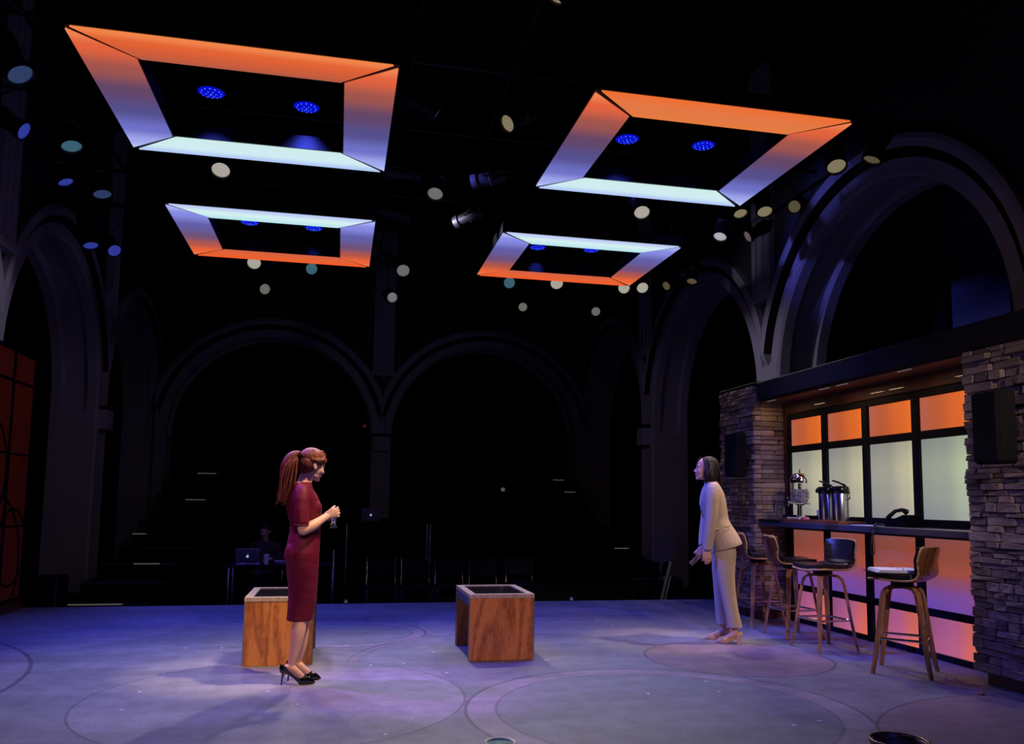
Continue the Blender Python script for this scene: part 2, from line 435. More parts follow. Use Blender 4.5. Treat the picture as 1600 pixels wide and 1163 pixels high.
def dup(root, loc, rotz, label, group=None):
    r = root.copy(); C.objects.link(r); r.location = loc; r.rotation_euler = (0, 0, rotz); r['label'] = label
    if group: r['group'] = group
    for ch in list(root.children):
        c = ch.copy(); C.objects.link(c); c.parent = r
        for g in list(ch.children):
            d = g.copy(); C.objects.link(d); d.parent = c
    return r

def blob(mb, name, m, parent, voxel=0.006, smooth_it=4, factor=0.5):
    """all the closed pieces in mb fused into one continuous skin"""
    me = mb.mesh(name + '_raw')
    o = bpy.data.objects.new(name + '_raw', me); C.objects.link(o)
    r = o.modifiers.new('r', 'REMESH'); r.mode = 'VOXEL'; r.voxel_size = voxel; r.use_smooth_shade = True
    if smooth_it:
        sm = o.modifiers.new('s', 'SMOOTH'); sm.iterations = smooth_it; sm.factor = factor
    dg = bpy.context.evaluated_depsgraph_get(); dg.update()
    nm = bpy.data.meshes.new_from_object(o.evaluated_get(dg)); nm.name = name
    bpy.data.objects.remove(o); bpy.data.meshes.remove(me)
    nm.materials.clear()
    return obj(name, nm, m, parent, True)


# ================================================================== SETTING
STAGE_BACK = 10.58
HOUSE_Z = -0.37
XR, XL, YB = 6.20, -4.22, 20.2
PITCH = 4.85
ARCH_Y = [8.55, 13.40, 18.25]

def floor_material():
    m = bpy.data.materials.new('stage_floor'); m.use_nodes = True
    nt = m.node_tree; N, L = nt.nodes, nt.links
    b = N['Principled BSDF']; b.inputs['Roughness'].default_value = 0.62; b.inputs['Specular IOR Level'].default_value = 0.35
    tc = N.new('ShaderNodeTexCoord')
    mp = N.new('ShaderNodeMapping'); mp.inputs['Scale'].default_value = (1, 1, 0)
    L.new(tc.outputs['Object'], mp.inputs['Vector'])
    pos = mp.outputs[0]
    def math_(op, a, b_=None):
        n = N.new('ShaderNodeMath'); n.operation = op
        for i, v in enumerate((a, b_)):
            if v is None: continue
            if isinstance(v, (int, float)): n.inputs[i].default_value = v
            else: L.new(v, n.inputs[i])
        return n.outputs[0]
    def mix(a, col, fac):
        n = N.new('ShaderNodeMix'); n.data_type = 'RGBA'
        L.new(fac, n.inputs[0]); L.new(a, n.inputs[6]); n.inputs[7].default_value = col
        return n.outputs[2]
    rgb = N.new('ShaderNodeRGB'); rgb.outputs[0].default_value = (0.165, 0.172, 0.190, 1)
    col = rgb.outputs[0]
    def dist(cx, cy):
        d = N.new('ShaderNodeVectorMath'); d.operation = 'DISTANCE'
        L.new(pos, d.inputs[0]); d.inputs[1].default_value = (cx, cy, 0)
        return d.outputs['Value']
    line = (0.055, 0.052, 0.075, 1)
    def disc(cx, cy, r, c, lw=0.02, inner=None, cin=None, fac=1.0, lfac=0.8):
        nonlocal col
        d = dist(cx, cy)
        col = mix(col, c, math_('MULTIPLY', math_('LESS_THAN', d, r), fac))
        if inner:
            if cin: col = mix(col, cin, math_('LESS_THAN', d, inner))
            ln = math_('LESS_THAN', math_('ABSOLUTE', math_('SUBTRACT', d, inner)), lw * 0.5)
            col = mix(col, line, math_('MULTIPLY', ln, lfac * 0.6))
        ln = math_('LESS_THAN', math_('ABSOLUTE', math_('SUBTRACT', d, r)), lw * 0.5)
        col = mix(col, line, math_('MULTIPLY', ln, lfac))
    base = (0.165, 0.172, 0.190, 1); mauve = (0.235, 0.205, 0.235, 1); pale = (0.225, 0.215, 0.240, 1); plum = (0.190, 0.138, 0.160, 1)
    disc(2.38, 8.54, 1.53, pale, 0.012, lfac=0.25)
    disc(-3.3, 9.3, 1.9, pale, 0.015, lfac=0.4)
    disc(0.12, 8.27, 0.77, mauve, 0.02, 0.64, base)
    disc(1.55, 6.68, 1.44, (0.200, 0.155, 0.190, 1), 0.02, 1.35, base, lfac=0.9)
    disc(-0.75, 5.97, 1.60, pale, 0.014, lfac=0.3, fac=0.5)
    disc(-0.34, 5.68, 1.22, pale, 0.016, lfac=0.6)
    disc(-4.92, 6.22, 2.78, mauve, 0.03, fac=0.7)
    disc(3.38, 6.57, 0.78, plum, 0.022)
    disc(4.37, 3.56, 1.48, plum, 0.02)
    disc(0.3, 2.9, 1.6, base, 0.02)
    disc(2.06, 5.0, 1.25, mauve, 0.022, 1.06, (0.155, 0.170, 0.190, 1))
    # wear and fine pile
    n1 = N.new('ShaderNodeTexNoise'); n1.inputs['Scale'].default_value = 1.1; n1.inputs['Detail'].default_value = 7; n1.inputs['Roughness'].default_value = 0.6
    st = N.new('ShaderNodeMapping'); st.inputs['Scale'].default_value = (0.45, 1.6, 1); L.new(tc.outputs['Object'], st.inputs['Vector']); L.new(st.outputs[0], n1.inputs['Vector'])
    n2 = N.new('ShaderNodeTexNoise'); n2.inputs['Scale'].default_value = 70; n2.inputs['Detail'].default_value = 4; L.new(tc.outputs['Object'], n2.inputs['Vector'])
    n3 = N.new('ShaderNodeTexNoise'); n3.inputs['Scale'].default_value = 7; n3.inputs['Detail'].default_value = 6; L.new(tc.outputs['Object'], n3.inputs['Vector'])
    def rng(o, lo, hi):
        r = N.new('ShaderNodeMapRange'); r.inputs[1].default_value = 0.3; r.inputs[2].default_value = 0.7; r.inputs[3].default_value = lo; r.inputs[4].default_value = hi
        L.new(o, r.inputs[0]); return r.outputs[0]
    f = math_('MULTIPLY', math_('MULTIPLY', rng(n1.outputs['Fac'], 0.68, 1.24), rng(n2.outputs['Fac'], 0.80, 1.18)), rng(n3.outputs['Fac'], 0.82, 1.16))
    mu = N.new('ShaderNodeMix'); mu.data_type = 'RGBA'; mu.blend_type = 'MULTIPLY'; mu.inputs[0].default_value = 1
    L.new(col, mu.inputs[6]); L.new(f, mu.inputs[7])
    L.new(mu.outputs[2], b.inputs['Base Color'])
    bp = N.new('ShaderNodeBump'); bp.inputs['Strength'].default_value = 0.25; bp.inputs['Distance'].default_value = 0.01
    L.new(n2.outputs['Fac'], bp.inputs['Height']); L.new(bp.outputs[0], b.inputs['Normal'])
    MATS['stage_floor'] = m
floor_material()

struct(MB().box((-5.6, -2.0, -0.12), (5.9, STAGE_BACK, 0.0)).build('floor', 'stage_floor'))
struct(MB().box((-5.6, STAGE_BACK - 0.06, HOUSE_Z), (5.9, STAGE_BACK - 0.01, -0.121)).build('trim_1', 'black'))
struct(MB().box((-9, -3.0, HOUSE_Z - 0.2), (11, 25, HOUSE_Z)).build('floor_house', 'house_floor'))
struct(MB().box((-9, -3.0, 8.0), (11, 25, 8.2)).build('ceiling', 'ceiling'))

# --- arcaded walls -------------------------------------------------
DEPTH = 0.75
SIDE_ARCH = (2.12, 2.18, 3.00)      # half span, rise, springing height
BACK_ARCH = (2.36, 2.38, 2.78)
PROF = [(0.46, 0.0), (0.46, -0.09), (0.40, -0.11), (0.31, -0.09), (0.31, 0.10), (0.20, 0.10), (0.20, -0.02), (0.03, -0.02), (0.0, 0.02),
        (0.0, 0.17), (0.045, 0.19), (0.07, 0.20), (0.07, 0.55), (0.0, 0.60), (0.0, DEPTH)]
def arch_path():
    pts = []   # (cos, sin or drop, on_arch)
    for z in (HOUSE_Z, 1.0, 2.0, 2.55, 2.70): pts.append((1.0, z, 0))
    n = 44
    for i in range(n + 1): pts.append((math.cos(PI * i / n), math.sin(PI * i / n), 1))
    for z in (2.70, 2.55, 2.0, 1.0, HOUSE_Z): pts.append((-1.0, z, 0))
    return pts
def arch_point(p, r, d, half, dims):
    c, s_, on = p
    AIN, BIN, ZSP = dims
    flat = (not on) or s_ < 0.20
    if on: t = c * (AIN + r); z = ZSP + s_ * (BIN + r)
    else: t = c * (AIN + r); z = s_
    t = max(-half, min(half, t))
    if flat and r >= 0.2: d = 0.0 if r < 0.46 else 0.0
    if (not on) and 0.1 < d < 0.58 and r > 0.02: t = c * AIN
    return t, z, d
def arch_wall(name, to_world, centres, half, ztop, m, gm, dims):
    AIN = dims[0]
    mb = MB(); root = None; arch_meshes = []
    pts = arch_path()
    for ci, c0 in enumerate(centres):
        # spandrel face above the hood
        outer = [arch_point(p, 0.46, 0, half, dims) for p in pts]
        vs = []; fs = []
        for t, z, d in outer:
            vs.append(to_world(c0 + t, z, 0)); vs.append(to_world(c0 + t, ztop, 0))
        k = len(outer)
        fs = [(2 * i, 2 * i + 2, 2 * i + 3, 2 * i + 1) for i in range(4, k - 5)]
        mb.add(vs, fs)
        # back of the wall
        vs = []
        for t, z, d in [arch_point(p, 0.0, 0, half, dims) for p in pts]:
            vs.append(to_world(c0 + t, z, DEPTH)); vs.append(to_world(c0 + (half if t > 0 else -half) if abs(t) > 0.9 * AIN else c0 + t, z if abs(t) > 0.9 * AIN else ztop, DEPTH))
        mb.add(vs, [(2 * i, 2 * i + 2, 2 * i + 3, 2 * i + 1) for i in range(len(pts) - 1)])
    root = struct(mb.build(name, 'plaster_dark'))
    for ci, c0 in enumerate(centres):
        g = MB(); vs = []
        for p in pts:
            for r, d in PROF: vs.append(to_world(*[(c0 + a if i == 0 else a) for i, a in enumerate(arch_point(p, r, d, half, dims))]))
        n = len(PROF); k = len(pts); fs = []; mi = []
        for i in range(k - 1):
            for j in range(n - 1):
                fs.append((i * n + j, (i + 1) * n + j, (i + 1) * n + j + 1, i * n + j + 1))
                on = pts[i][2] and pts[i][1] >= 0.20 and pts[i + 1][1] >= 0.2
                mi.append(1 if (3 <= j <= 5 and on) else 0)
        g.add(vs, fs)
        me = bpy.data.meshes.new('archivolt'); me.from_pydata([tuple(v) for v in g.v], [], g.f)
        me.materials.append(MATS[m]); me.materials.append(MATS[gm])
        me.polygons.foreach_set('material_index', mi)
        o = obj('archivolt', me, None, root)
    return root
def wall_details(root, to_world, piers, m):
    for c0 in piers:
        def bx(t0, t1, z0, z1, d0, d1, nm, mm, ch=0.0):
            a = to_world(c0 + t0, z0, d0); b = to_world(c0 + t1, z1, d1)
            lo = [min(a[i], b[i]) for i in range(3)]; hi = [max(a[i], b[i]) for i in range(3)]
            return MB().box(lo, hi, ch).build(nm, mm, root)
        bx(-0.26, 0.26, 4.35, 8.0, -0.10, 0.02, 'pilaster', m, 0.02)
        bx(-0.13, -0.07, 4.55, 7.99, -0.135, -0.09, 'pilaster_rib', m, 0.01)
        bx(0.07, 0.13, 4.55, 7.99, -0.135, -0.09, 'pilaster_rib', m, 0.01)
        bx(-0.29, 0.29, 4.33, 4.46, -0.14, 0.02, 'pilaster_base', m, 0.02)
        bx(-0.20, 0.20, 2.48, 2.84, -0.16, 0.02, 'corbel', m, 0.015)
        bx(-0.23, 0.23, 2.84, 2.90, -0.19, 0.02, 'corbel_shelf', 'groove', 0.01)
tw_r = lambda t, z, d: Vector((XR + d, t, z))
tw_l = lambda t, z, d: Vector((XL - d, t, z))
tw_b = lambda t, z, d: Vector((t, YB + d, z))
wr = arch_wall('wall_right', tw_r, ARCH_Y, PITCH / 2, 8.0, 'plaster', 'groove', SIDE_ARCH)
wl = arch_wall('wall_left', tw_l, ARCH_Y, PITCH / 2, 8.0, 'plaster', 'groove', SIDE_ARCH)
wb = arch_wall('wall_back', tw_b, [XL + 2.605, XR - 2.605], 2.605, 8.0, 'plaster', 'groove', BACK_ARCH)
wall_details(wr, tw_r, [ARCH_Y[0] + PITCH / 2, ARCH_Y[1] + PITCH / 2], 'plaster')
wall_details(wl, tw_l, [ARCH_Y[0] + PITCH / 2, ARCH_Y[1] + PITCH / 2], 'plaster')
wall_details(wb, tw_b, [(XL + XR) / 2], 'plaster')
# outer walls behind the arcades
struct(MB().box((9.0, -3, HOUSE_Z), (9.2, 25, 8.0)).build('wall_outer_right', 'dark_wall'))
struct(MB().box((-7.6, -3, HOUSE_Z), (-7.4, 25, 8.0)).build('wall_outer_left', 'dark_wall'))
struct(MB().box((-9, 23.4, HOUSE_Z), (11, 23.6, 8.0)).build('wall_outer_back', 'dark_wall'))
# nearest stretch of the left and right walls towards the audience
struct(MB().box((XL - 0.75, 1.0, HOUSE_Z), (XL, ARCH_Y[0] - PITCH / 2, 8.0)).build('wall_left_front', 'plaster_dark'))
struct(MB().box((XR, 1.0, HOUSE_Z), (XR + 0.75, ARCH_Y[0] - PITCH / 2, 8.0)).build('wall_right_front', 'plaster'))
# dark window seen through the nearest right arch
wn = struct(MB().box((8.80, 5.0, 2.6), (8.98, 10.6, 2.75)).build('window_2', 'dark_wall'))
for i in range(4):
    y0 = 5.1 + i * 1.36
    MB().box((8.90, y0, 2.75), (8.94, y0 + 1.18, 6.2 + (0.5 if i in (1, 2) else 0))).build('pane', 'dark_pane', wn)
for i in range(5):
    y0 = 5.1 + i * 1.36 - 0.18
    MB().box((8.78, y0, 2.75), (8.96, y0 + 0.18, 7.2), 0.02).build('mullion', 'black', wn)

# --- set wall: back-lit window grid ---------------------------------
XW = 5.10
wg = struct(MB().box((XW + 0.12, 4.4, 0.0), (XW + 0.30, 9.4, 2.72)).build('wall_set', 'black'))
win = struct(MB().box((XW + 0.03, 5.6, 0.0), (XW + 0.12, 8.56, 2.33)).build('window_1', 'window_frame'))
ys = [8.51, 7.875, 7.79, 7.18, 7.095, 6.46, 6.375, 5.745]     # pane edges from far to near
rows = [(1.975, 2.275, 'pane_orange'), (1.19, 1.90, 'pane_cream'), (0.42, 1.075, 'pane_mixed'), (0.05, 0.355, 'pane_pink')]
for c in range(4):
    y1, y0 = ys[2 * c], ys[2 * c + 1]
    for z0, z1, mm in rows:
        if mm == 'pane_cream' and c == 3: mm = 'pane_green'
        MB().box((XW, y0, z0), (XW + 0.02, y1, z1)).build('pane', mm, win)
for y0, y1 in ((8.51, 8.56), (7.79, 7.875), (7.095, 7.18), (6.375, 6.46), (5.66, 5.745)):
    MB().box((XW - 0.035, y0, 0.0), (XW + 0.029, y1, 2.33), 0.006).build('mullion', 'window_frame', win)
for z0, z1 in ((2.275, 2.34), (1.90, 1.975), (1.075, 1.19), (0.355, 0.42), (0.0, 0.05)):
    MB().box((XW - 0.030, 5.67, z0), (XW + 0.029, 8.555, z1), 0.006).build('rail', 'window_frame', win)
# brown wood surround and dark canopy
tr = struct(MB().box((XW - 0.02, 8.565, 0.0), (XW + 0.115, 8.70, 2.50), 0.008).build('trim_2', 'header_wood'))
hd = struct(MB().box((XW - 0.02, 5.4, 2.345), (XW + 0.115, 8.56, 2.50), 0.008).build('trim_3', 'header_wood'))
XF = 4.72
cn = struct(MB().box((XF, 4.3, 2.50), (XW + 0.35, 8.62, 2.715), 0.012).build('trim_4', 'canopy'))
MB().box((XF + 0.03, 5.42, 2.480), (XW + 0.11, 8.58, 2.499), 0.004).build('soffit', 'header_wood', cn)
for y in (8.38, 7.35, 7.05, 6.15):
    MB().box((XF + 0.045, y - 0.10, 2.472), (XF + 0.06, y + 0.08, 2.480), 0.003).build('strip_lamp', 'step_lamp', cn)
    ld = bpy.data.lights.new('strip_light', 'AREA'); ld.shape = 'RECTANGLE'; ld.size = 0.03; ld.size_y = 0.2; ld.energy = 0.8; ld.color = (1.0, 0.66, 0.36)
    lo = bpy.data.objects.new('strip_light', ld); C.objects.link(lo); lo.parent = cn; lo.location = (XF + 0.06, y, 2.464)
MB().box((XF + 0.02, 8.621, 2.69), (XW + 0.10, 9.62, 2.735), 0.008).build('coping', 'black', cn)

# --- stacked-stone pillars: every stone its own piece -----------------
stone_meshes = []
for k in range(12):
    rs = random.Random(k * 13 + 5)
    mb = MB().box((-0.5, -0.5, -0.5), (0.5, 0.5, 0.5), 0.10)
    for v in mb.v:
        v.x += rs.uniform(-0.07, 0.07); v.y += rs.uniform(-0.015, 0.015); v.z += rs.uniform(-0.05, 0.05)
    me = mb.mesh('stone'); me.materials.append(MATS['stone']); stone_meshes.append(me)
def stone(parent, lo, hi, rs):
    o = bpy.data.objects.new('stone', rs.choice(stone_meshes)); C.objects.link(o); o.parent = parent
    o.location = [(a + b) / 2 for a, b in zip(lo, hi)]; o.scale = [(b - a) for a, b in zip(lo, hi)]
def stone_pillar(label, y0, y1, x0, seed, near_face=True, far_face=False, zt=2.69):
    rs = random.Random(seed)
    t = thing('stone_pillar', label, 'pillar', ((x0 + XW) / 2, (y0 + y1) / 2, 0))
    off = Vector(t.location)
    core = MB().box((x0 + 0.05 - off.x, y0 + 0.05 - off.y, 0.10), (XW + 0.10 - off.x, y1 - 0.05 - off.y, zt)).build('core', 'stone_core', t)
    MB().box((x0 + 0.06 - off.x, y0 + 0.06 - off.y, 0.0), (XW + 0.09 - off.x, y1 - 0.06 - off.y, 0.10), 0.006).build('plinth', 'plinth_wood', t)
    z = 0.10
    while z < zt - 0.02:
        h = rs.choice((0.035, 0.045, 0.05, 0.06, 0.07)); h = min(h, zt - z)
        if zt - (z + h) < 0.03: h = zt - z
        y = y0 - 0.004 + rs.uniform(-0.008, 0.008)
        yend = y1 + rs.uniform(-0.010, 0.010)
        first = True
        while y < yend - 0.03:
            ln = rs.choice((rs.uniform(0.08, 0.16), rs.uniform(0.16, 0.34))); ye = min(y + ln, yend)
            if yend - ye < 0.09: ye = yend
            xo = x0 + rs.uniform(-0.016, 0.012)
            xb = x0 + 0.10
            stone(t, (xo - off.x, y - off.y + 0.0005, z + 0.0005), (xb - off.x, ye - off.y - 0.0005, z + h - 0.0005), rs)
            y = ye
        if near_face:
            x = x0 + 0.09
            while x < XW - 0.02:
                xe = min(x + rs.uniform(0.14, 0.30), XW + 0.0)
                if XW - xe < 0.07: xe = XW
                yo = y0 + rs.uniform(-0.015, 0.012)
                stone(t, (x - off.x + 0.002, yo - off.y, z + 0.0005), (xe - off.x - 0.002, y0 + 0.10 - off.y, z + h - 0.0005), rs)
                x = xe
        if far_face:
            x = x0 + 0.09
            while x < XW - 0.06:
                xe = min(x + rs.uniform(0.14, 0.25), XW - 0.04)
                stone(t, (x - off.x + 0.002, y1 - 0.10 - off.y, z + 0.0005), (xe - off.x - 0.002, y1 + rs.uniform(-0.012, 0.015) - off.y, z + h - 0.0005), rs)
                x = xe
        z += h
    return t
XP = 4.70
stone_pillar('stacked stone pillar beside the water dispenser end of the bar counter', 8.66, 9.52, XP, 3, True, False, 2.685)
stone_pillar('stacked stone pillar beside the stool that carries the white papers', 4.45, 5.40, XP, 9, False, False, 2.495)

def wall_speaker(label, px):
    p = at(px[0], px[1], 0, 4.54)
    t = thing('wall_speaker', label, 'speaker', (XP - 0.03, p.y, p.z))
    MB().box((-0.22, -0.125, -0.26), (-0.06, 0.125, 0.26), 0.02).build('cabinet', 'black', t)
    MB().box((-0.228, -0.11, -0.245), (-0.219, 0.11, 0.245), 0.004).build('grille', 'black_soft', t)
    MB().box((-0.065, -0.05, -0.06), (0.02, 0.05, 0.06), 0.008).build('bracket', 'black_metal', t)
wall_speaker('black box loudspeaker bracketed to the pillar beside the papers stool', (1556, 668))
wall_speaker('black box loudspeaker bracketed to the pillar behind the suited woman', (1151, 711))

# --- dim red set panel on the left ------------------------------------
lp = thing('set_panel', 'dark red framed set panel with black ring lines at the edge of the stage', 'set panel', (-3.50, 10.1, 0))
def ly(y): return y - 10.1
MB().box((-0.10, ly(8.6), 0.12), (-0.03, ly(10.50), 2.92)).build('backing', 'black', lp)
ysp = (8.65, 9.25, 9.80, 10.42)
zsp = (0.14, 0.95, 1.75, 2.55, 2.88)
for a in range(3):
    for b in range(4):
        MB().box((-0.035, ly(ysp[a]) + 0.02, zsp[b] + 0.012), (-0.022, ly(ysp[a + 1]) - 0.02, zsp[b + 1] - 0.012), 0.003).build('panel', 'red_panel', lp)
for y in ysp: MB().box((-0.034, ly(y) - 0.018, 0.12), (-0.005, ly(y) + 0.018, 2.92), 0.004).build('upright', 'black', lp)
for z in (0.13, 2.55, 2.89): MB().box((-0.034, ly(8.65), z - 0.015), (-0.008, ly(10.42), z + 0.015), 0.004).build('crossbar', 'black', lp)
MB().box((-0.12, ly(8.6), 0.0), (-0.02, ly(10.50), 0.12), 0.005).build('plinth', 'plinth_wood', lp)
for cy_, cz_, r in ((9.15, 1.55, 0.62), (10.05, 0.72, 0.42), (9.55, 0.55, 0.75)):
    pts = [(-0.022, ly(cy_) + r * math.cos(a * PI / 24), cz_ + r * math.sin(a * PI / 24)) for a in range(48)]
    pts = [p for p in pts]
    ok = [p for p in pts if 0.14 < p[2] < 2.88 and ly(8.66) < p[1] < ly(10.41)]
    if len(ok) == len(pts): MB().tube(pts, 0.014, 8, True).build('ring_line', 'black', lp)
    else:
        # keep the longest run inside the panel
        start = next(i for i in range(48) if pts[i - 1] not in ok and pts[i] in ok)
        run = []
        for i in range(48):
            p = pts[(start + i) % 48]
            if p in ok: run.append(p)
            else: break
        MB().tube(run, 0.014, 8).build('ring_line', 'black', lp)

# ================================================================== LIGHTING RIG
PIPE_Z = 5.45
def pipe(label, a, b, cat='pipe', r=0.024):
    t = thing('lighting_pipe', label, cat, a)
    d = Vector(b) - Vector(a)
    MB().cyl((0, 0, 0), d, r, n=12).build('tube', 'black_metal', t, 'auto')
    for k in (0.12, 0.5, 0.88):
        p = d * k
        MB().cyl(p, p + Vector((0, 0, 8.0 - a[2])), 0.006, n=6).build('drop_rod', 'black_metal', t)
    return t
pipe('black lighting pipe running beside the left arcade', (-2.80, 5.0, PIPE_Z), (-2.80, 13.4, PIPE_Z))
pipe('black lighting pipe carrying the blue lamps between the light frames', (0.55, 4.2, PIPE_Z), (0.55, 13.2, PIPE_Z))
pipe('black lighting pipe carrying the cream lamps between the light frames', (1.52, 4.2, PIPE_Z), (1.52, 13.2, PIPE_Z))
pipe('black lighting pipe running above the bar counter', (5.02, 4.2, PIPE_Z), (5.02, 13.2, PIPE_Z))
pipe('black lighting pipe between the front and rear light frames', (-3.6, 8.98, PIPE_Z + .06), (5.8, 8.98, PIPE_Z + .06))
pipe('black lighting pipe just behind the rear light frames', (-3.6, 12.40, PIPE_Z + .06), (5.8, 12.40, PIPE_Z + .06))
pipe('black lighting pipe farthest behind the rear light frames', (-3.6, 14.05, PIPE_Z + .06), (5.8, 14.05, PIPE_Z + .06))
pipe('black lighting pipe above the front pair of light frames', (-3.6, 7.52, PIPE_Z + .06), (5.8, 7.52, PIPE_Z + .06))
pipe('black lighting pipe above the rear pair of light frames', (-3.6, 11.08, PIPE_Z + .06), (5.8, 11.08, PIPE_Z + .06))
pipe('black lighting pipe over the audience in front of the stage', (-3.6, AUD_Y, PIPE_Z + .06), (5.8, AUD_Y, PIPE_Z + .06))

def spot(parent, power, colr, angle=40, blend=0.5, size=0.06):
    d = bpy.data.lights.new('beam', 'SPOT'); d.energy = power; d.color = colr
    d.spot_size = math.radians(angle); d.spot_blend = blend; d.shadow_soft_size = size
    o = bpy.data.objects.new('beam', d); C.objects.link(o); o.parent = parent; o.location = (0, 0, -0.05)
    return o
fix_cache = {}
def stage_light(label, group, pos, aim, lens, r, hang, beam=None, name='stage_light'):
    pos = Vector(pos); aim = Vector(aim).normalized()
    t = thing(name, label, 'stage light', pos, 0, group)
    q = aim.to_track_quat('-Z', 'Y'); t.rotation_mode = 'QUATERNION'; t.rotation_quaternion = q
    key = (lens, round(r, 3))
    if key not in fix_cache:
        k = r / 0.09
        b = MB().lathe([(r * 1.12, -0.012), (r * 1.18, -0.012), (r * 1.18, 0.05), (r * 0.98, 0.06), (r * 0.95, 0.22 * k), (r * 1.2, 0.24 * k), (r * 1.25, 0.36 * k), (r * 0.9, 0.44 * k), (r * 0.35, 0.46 * k), (0.001, 0.461 * k)], 20, caps=False)
        # hollow mouth
        b.lathe([(r * 1.12, -0.012), (r * 1.02, -0.010), (r * 1.0, 0.012)], 20, caps=False)
        l = MB().lathe([(r * 1.01, 0.014), (r * 0.8, 0.004), (r * 0.45, -0.003), (0.001, -0.006)], 20)
        y = MB().tube([(r * 1.45, 0, 0.16 * k), (r * 1.5, 0, 0.24 * k), (r * 1.4, 0.0, 0.36 * k), (r * 0.8, 0, 0.52 * k), (-r * 0.8, 0, 0.52 * k), (-r * 1.4, 0, 0.36 * k), (-r * 1.5, 0, 0.24 * k), (-r * 1.45, 0, 0.16 * k)], 0.010, 6)
        y.cyl((-r * 1.5, 0, 0.2 * k), (r * 1.5, 0, 0.2 * k), 0.008, n=6)
        ms = [x.mesh(n) for x, n in ((b, 'body'), (l, 'lens'), (y, 'yoke'))]
        fix_cache[key] = ms
    bm_, lm_, ym_ = fix_cache[key]
    obj('body', bm_, 'black_metal', t, 'auto'); obj('lens', lm_, lens, t, True); obj('yoke', ym_, 'black_metal', t)
    inv = q.to_matrix().inverted()
    top = Vector((0, 0, 0.52 * r / 0.09))
    hp = inv @ (Vector(hang) - pos)
    MB().cyl(top, hp, 0.011, n=8).build('hanger', 'black_metal', t)
    MB().box((-0.035, -0.035, -0.035), (0.035, 0.035, 0.035), 0.01, Matrix.Translation(hp) @ inv.to_4x4()).build('clamp', 'black_metal', t)
    if beam: spot(t, *beam)
    return t
LZ = 4.75
def lamp_px(x, y, aim, lens, rpx, pipe_axis, pipe_val, label, group):
    p = at(x, y, 2, LZ); beam = None
    if (x, y) in BEAM:
        tg, *beam = BEAM[(x, y)]
        aim = Vector(tg) - p
    r = rpx * (p - Vector((0, 0, CAMH))).length / FPX * 0.95
    a = Vector(aim).normalized()
    piv = p - a * 0.5
    z = PIPE_Z if pipe_axis == 0 else PIPE_Z + .06
    hang = (pipe_val, piv.y, z) if pipe_axis == 0 else (piv.x, pipe_val, z)
    return stage_light(label, group, p, aim, lens, r, hang, beam)
G = 'lamps on the left pipe'
for x, y, aim, lens, rp, bm_ in (
        (32, 117, (0.30, -0.35, -1), 'lens_steel', 16, None), (38, 205, (1.0, 0.1, -0.75), 'lens_blue', 12, None),
        (112, 229, (0.30, -0.30, -1), 'lens_teal', 13, None), (103, 285, (1.0, 0.1, -0.75), 'lens_blue', 10, None),
        (160, 304, (0.25, -0.25, -1), 'lens_steel', 12, None), (142, 384, (0.30, -0.25, -1), 'lens_blue', 10, None), (179, 392, (1.0, 0.0, -0.75), 'lens_blue', 9, None)):
    tilt = abs(aim[0]) > 0.6
    kind = {'lens_steel': 'pale steel-blue', 'lens_teal': 'teal', 'lens_blue': 'blue'}[lens]
    
    lab = 'stage lamp with a %s lens %s on the left arcade pipe' % (kind, 'tilted across the stage' if tilt else 'pointing down')
    lamp_px(x, y, aim, lens, rp, 0, -2.80, lab, G)
G = 'blue lamps between the light frames'
for x, y, rp in ((682, 178, 14), (654, 273, 12), (639, 338, 11), (609, 409, 10)):
    lamp_px(x, y, (1.0, 0.05, -0.62), 'lens_blue' if y != 178 else 'lens_steel', rp, 0, 0.55,
            'stage lamp with a thin %s lens hanging between the left and right light frames' % ('blue' if y != 178 else 'pale steel-blue'), G)
G = 'cream lamps between the light frames'
for x, y, rp in ((793, 193, 13), (739, 286, 11), (714, 349, 10), (690, 415, 8), (868, 0, 11)):
    dim = y in (349, 415)
    lamp_px(x, y, (-0.9, -0.45, -0.75), 'lens_cream_dim' if dim else 'lens_cream', rp, 0, 1.52,
            'stage lamp with a %scream lens hanging between the left and right light frames' % ('dim ' if dim else ''), G)
G = 'cream lamps above the bar'
for x, y, aim, lens, rp in (
        (1307, 260, (-0.15, -0.5, -0.9), 'lens_cream', 13), (1362, 250, (-0.75, -0.7, -0.5), 'lens_cream_dim', 12),
        (1157, 334, (0.1, -0.75, -0.6), 'lens_cream', 10), (1195, 331, (-0.1, -0.5, -0.9), 'lens_cream', 11), (1241, 323, (-0.7, -0.7, -0.5), 'lens_cream_dim', 9),
        (1125, 370, (-0.4, -0.3, -0.9), 'lens_white', 10), (1168, 370, (-0.8, 0.0, -0.5), 'lens_cream_dim', 9), (1081, 440, (-0.3, -0.3, -0.9), 'lens_cream_dim', 8), (1041, 447, (-0.75, -0.45, -0.5), 'lens_cream_dim', 7)):
    lamp_px(x, y, aim, lens, rp, 0, 5.02, {'lens_cream': 'stage lamp with a pale cream lens', 'lens_cream_dim': 'stage lamp with a dim tan lens', 'lens_white': 'stage lamp with a bright white oval lens'}[lens] + ' on the pipe above the bar counter', G)
def facing(p): return (0.25 - p.x * 0.12, -1.0, -0.42)
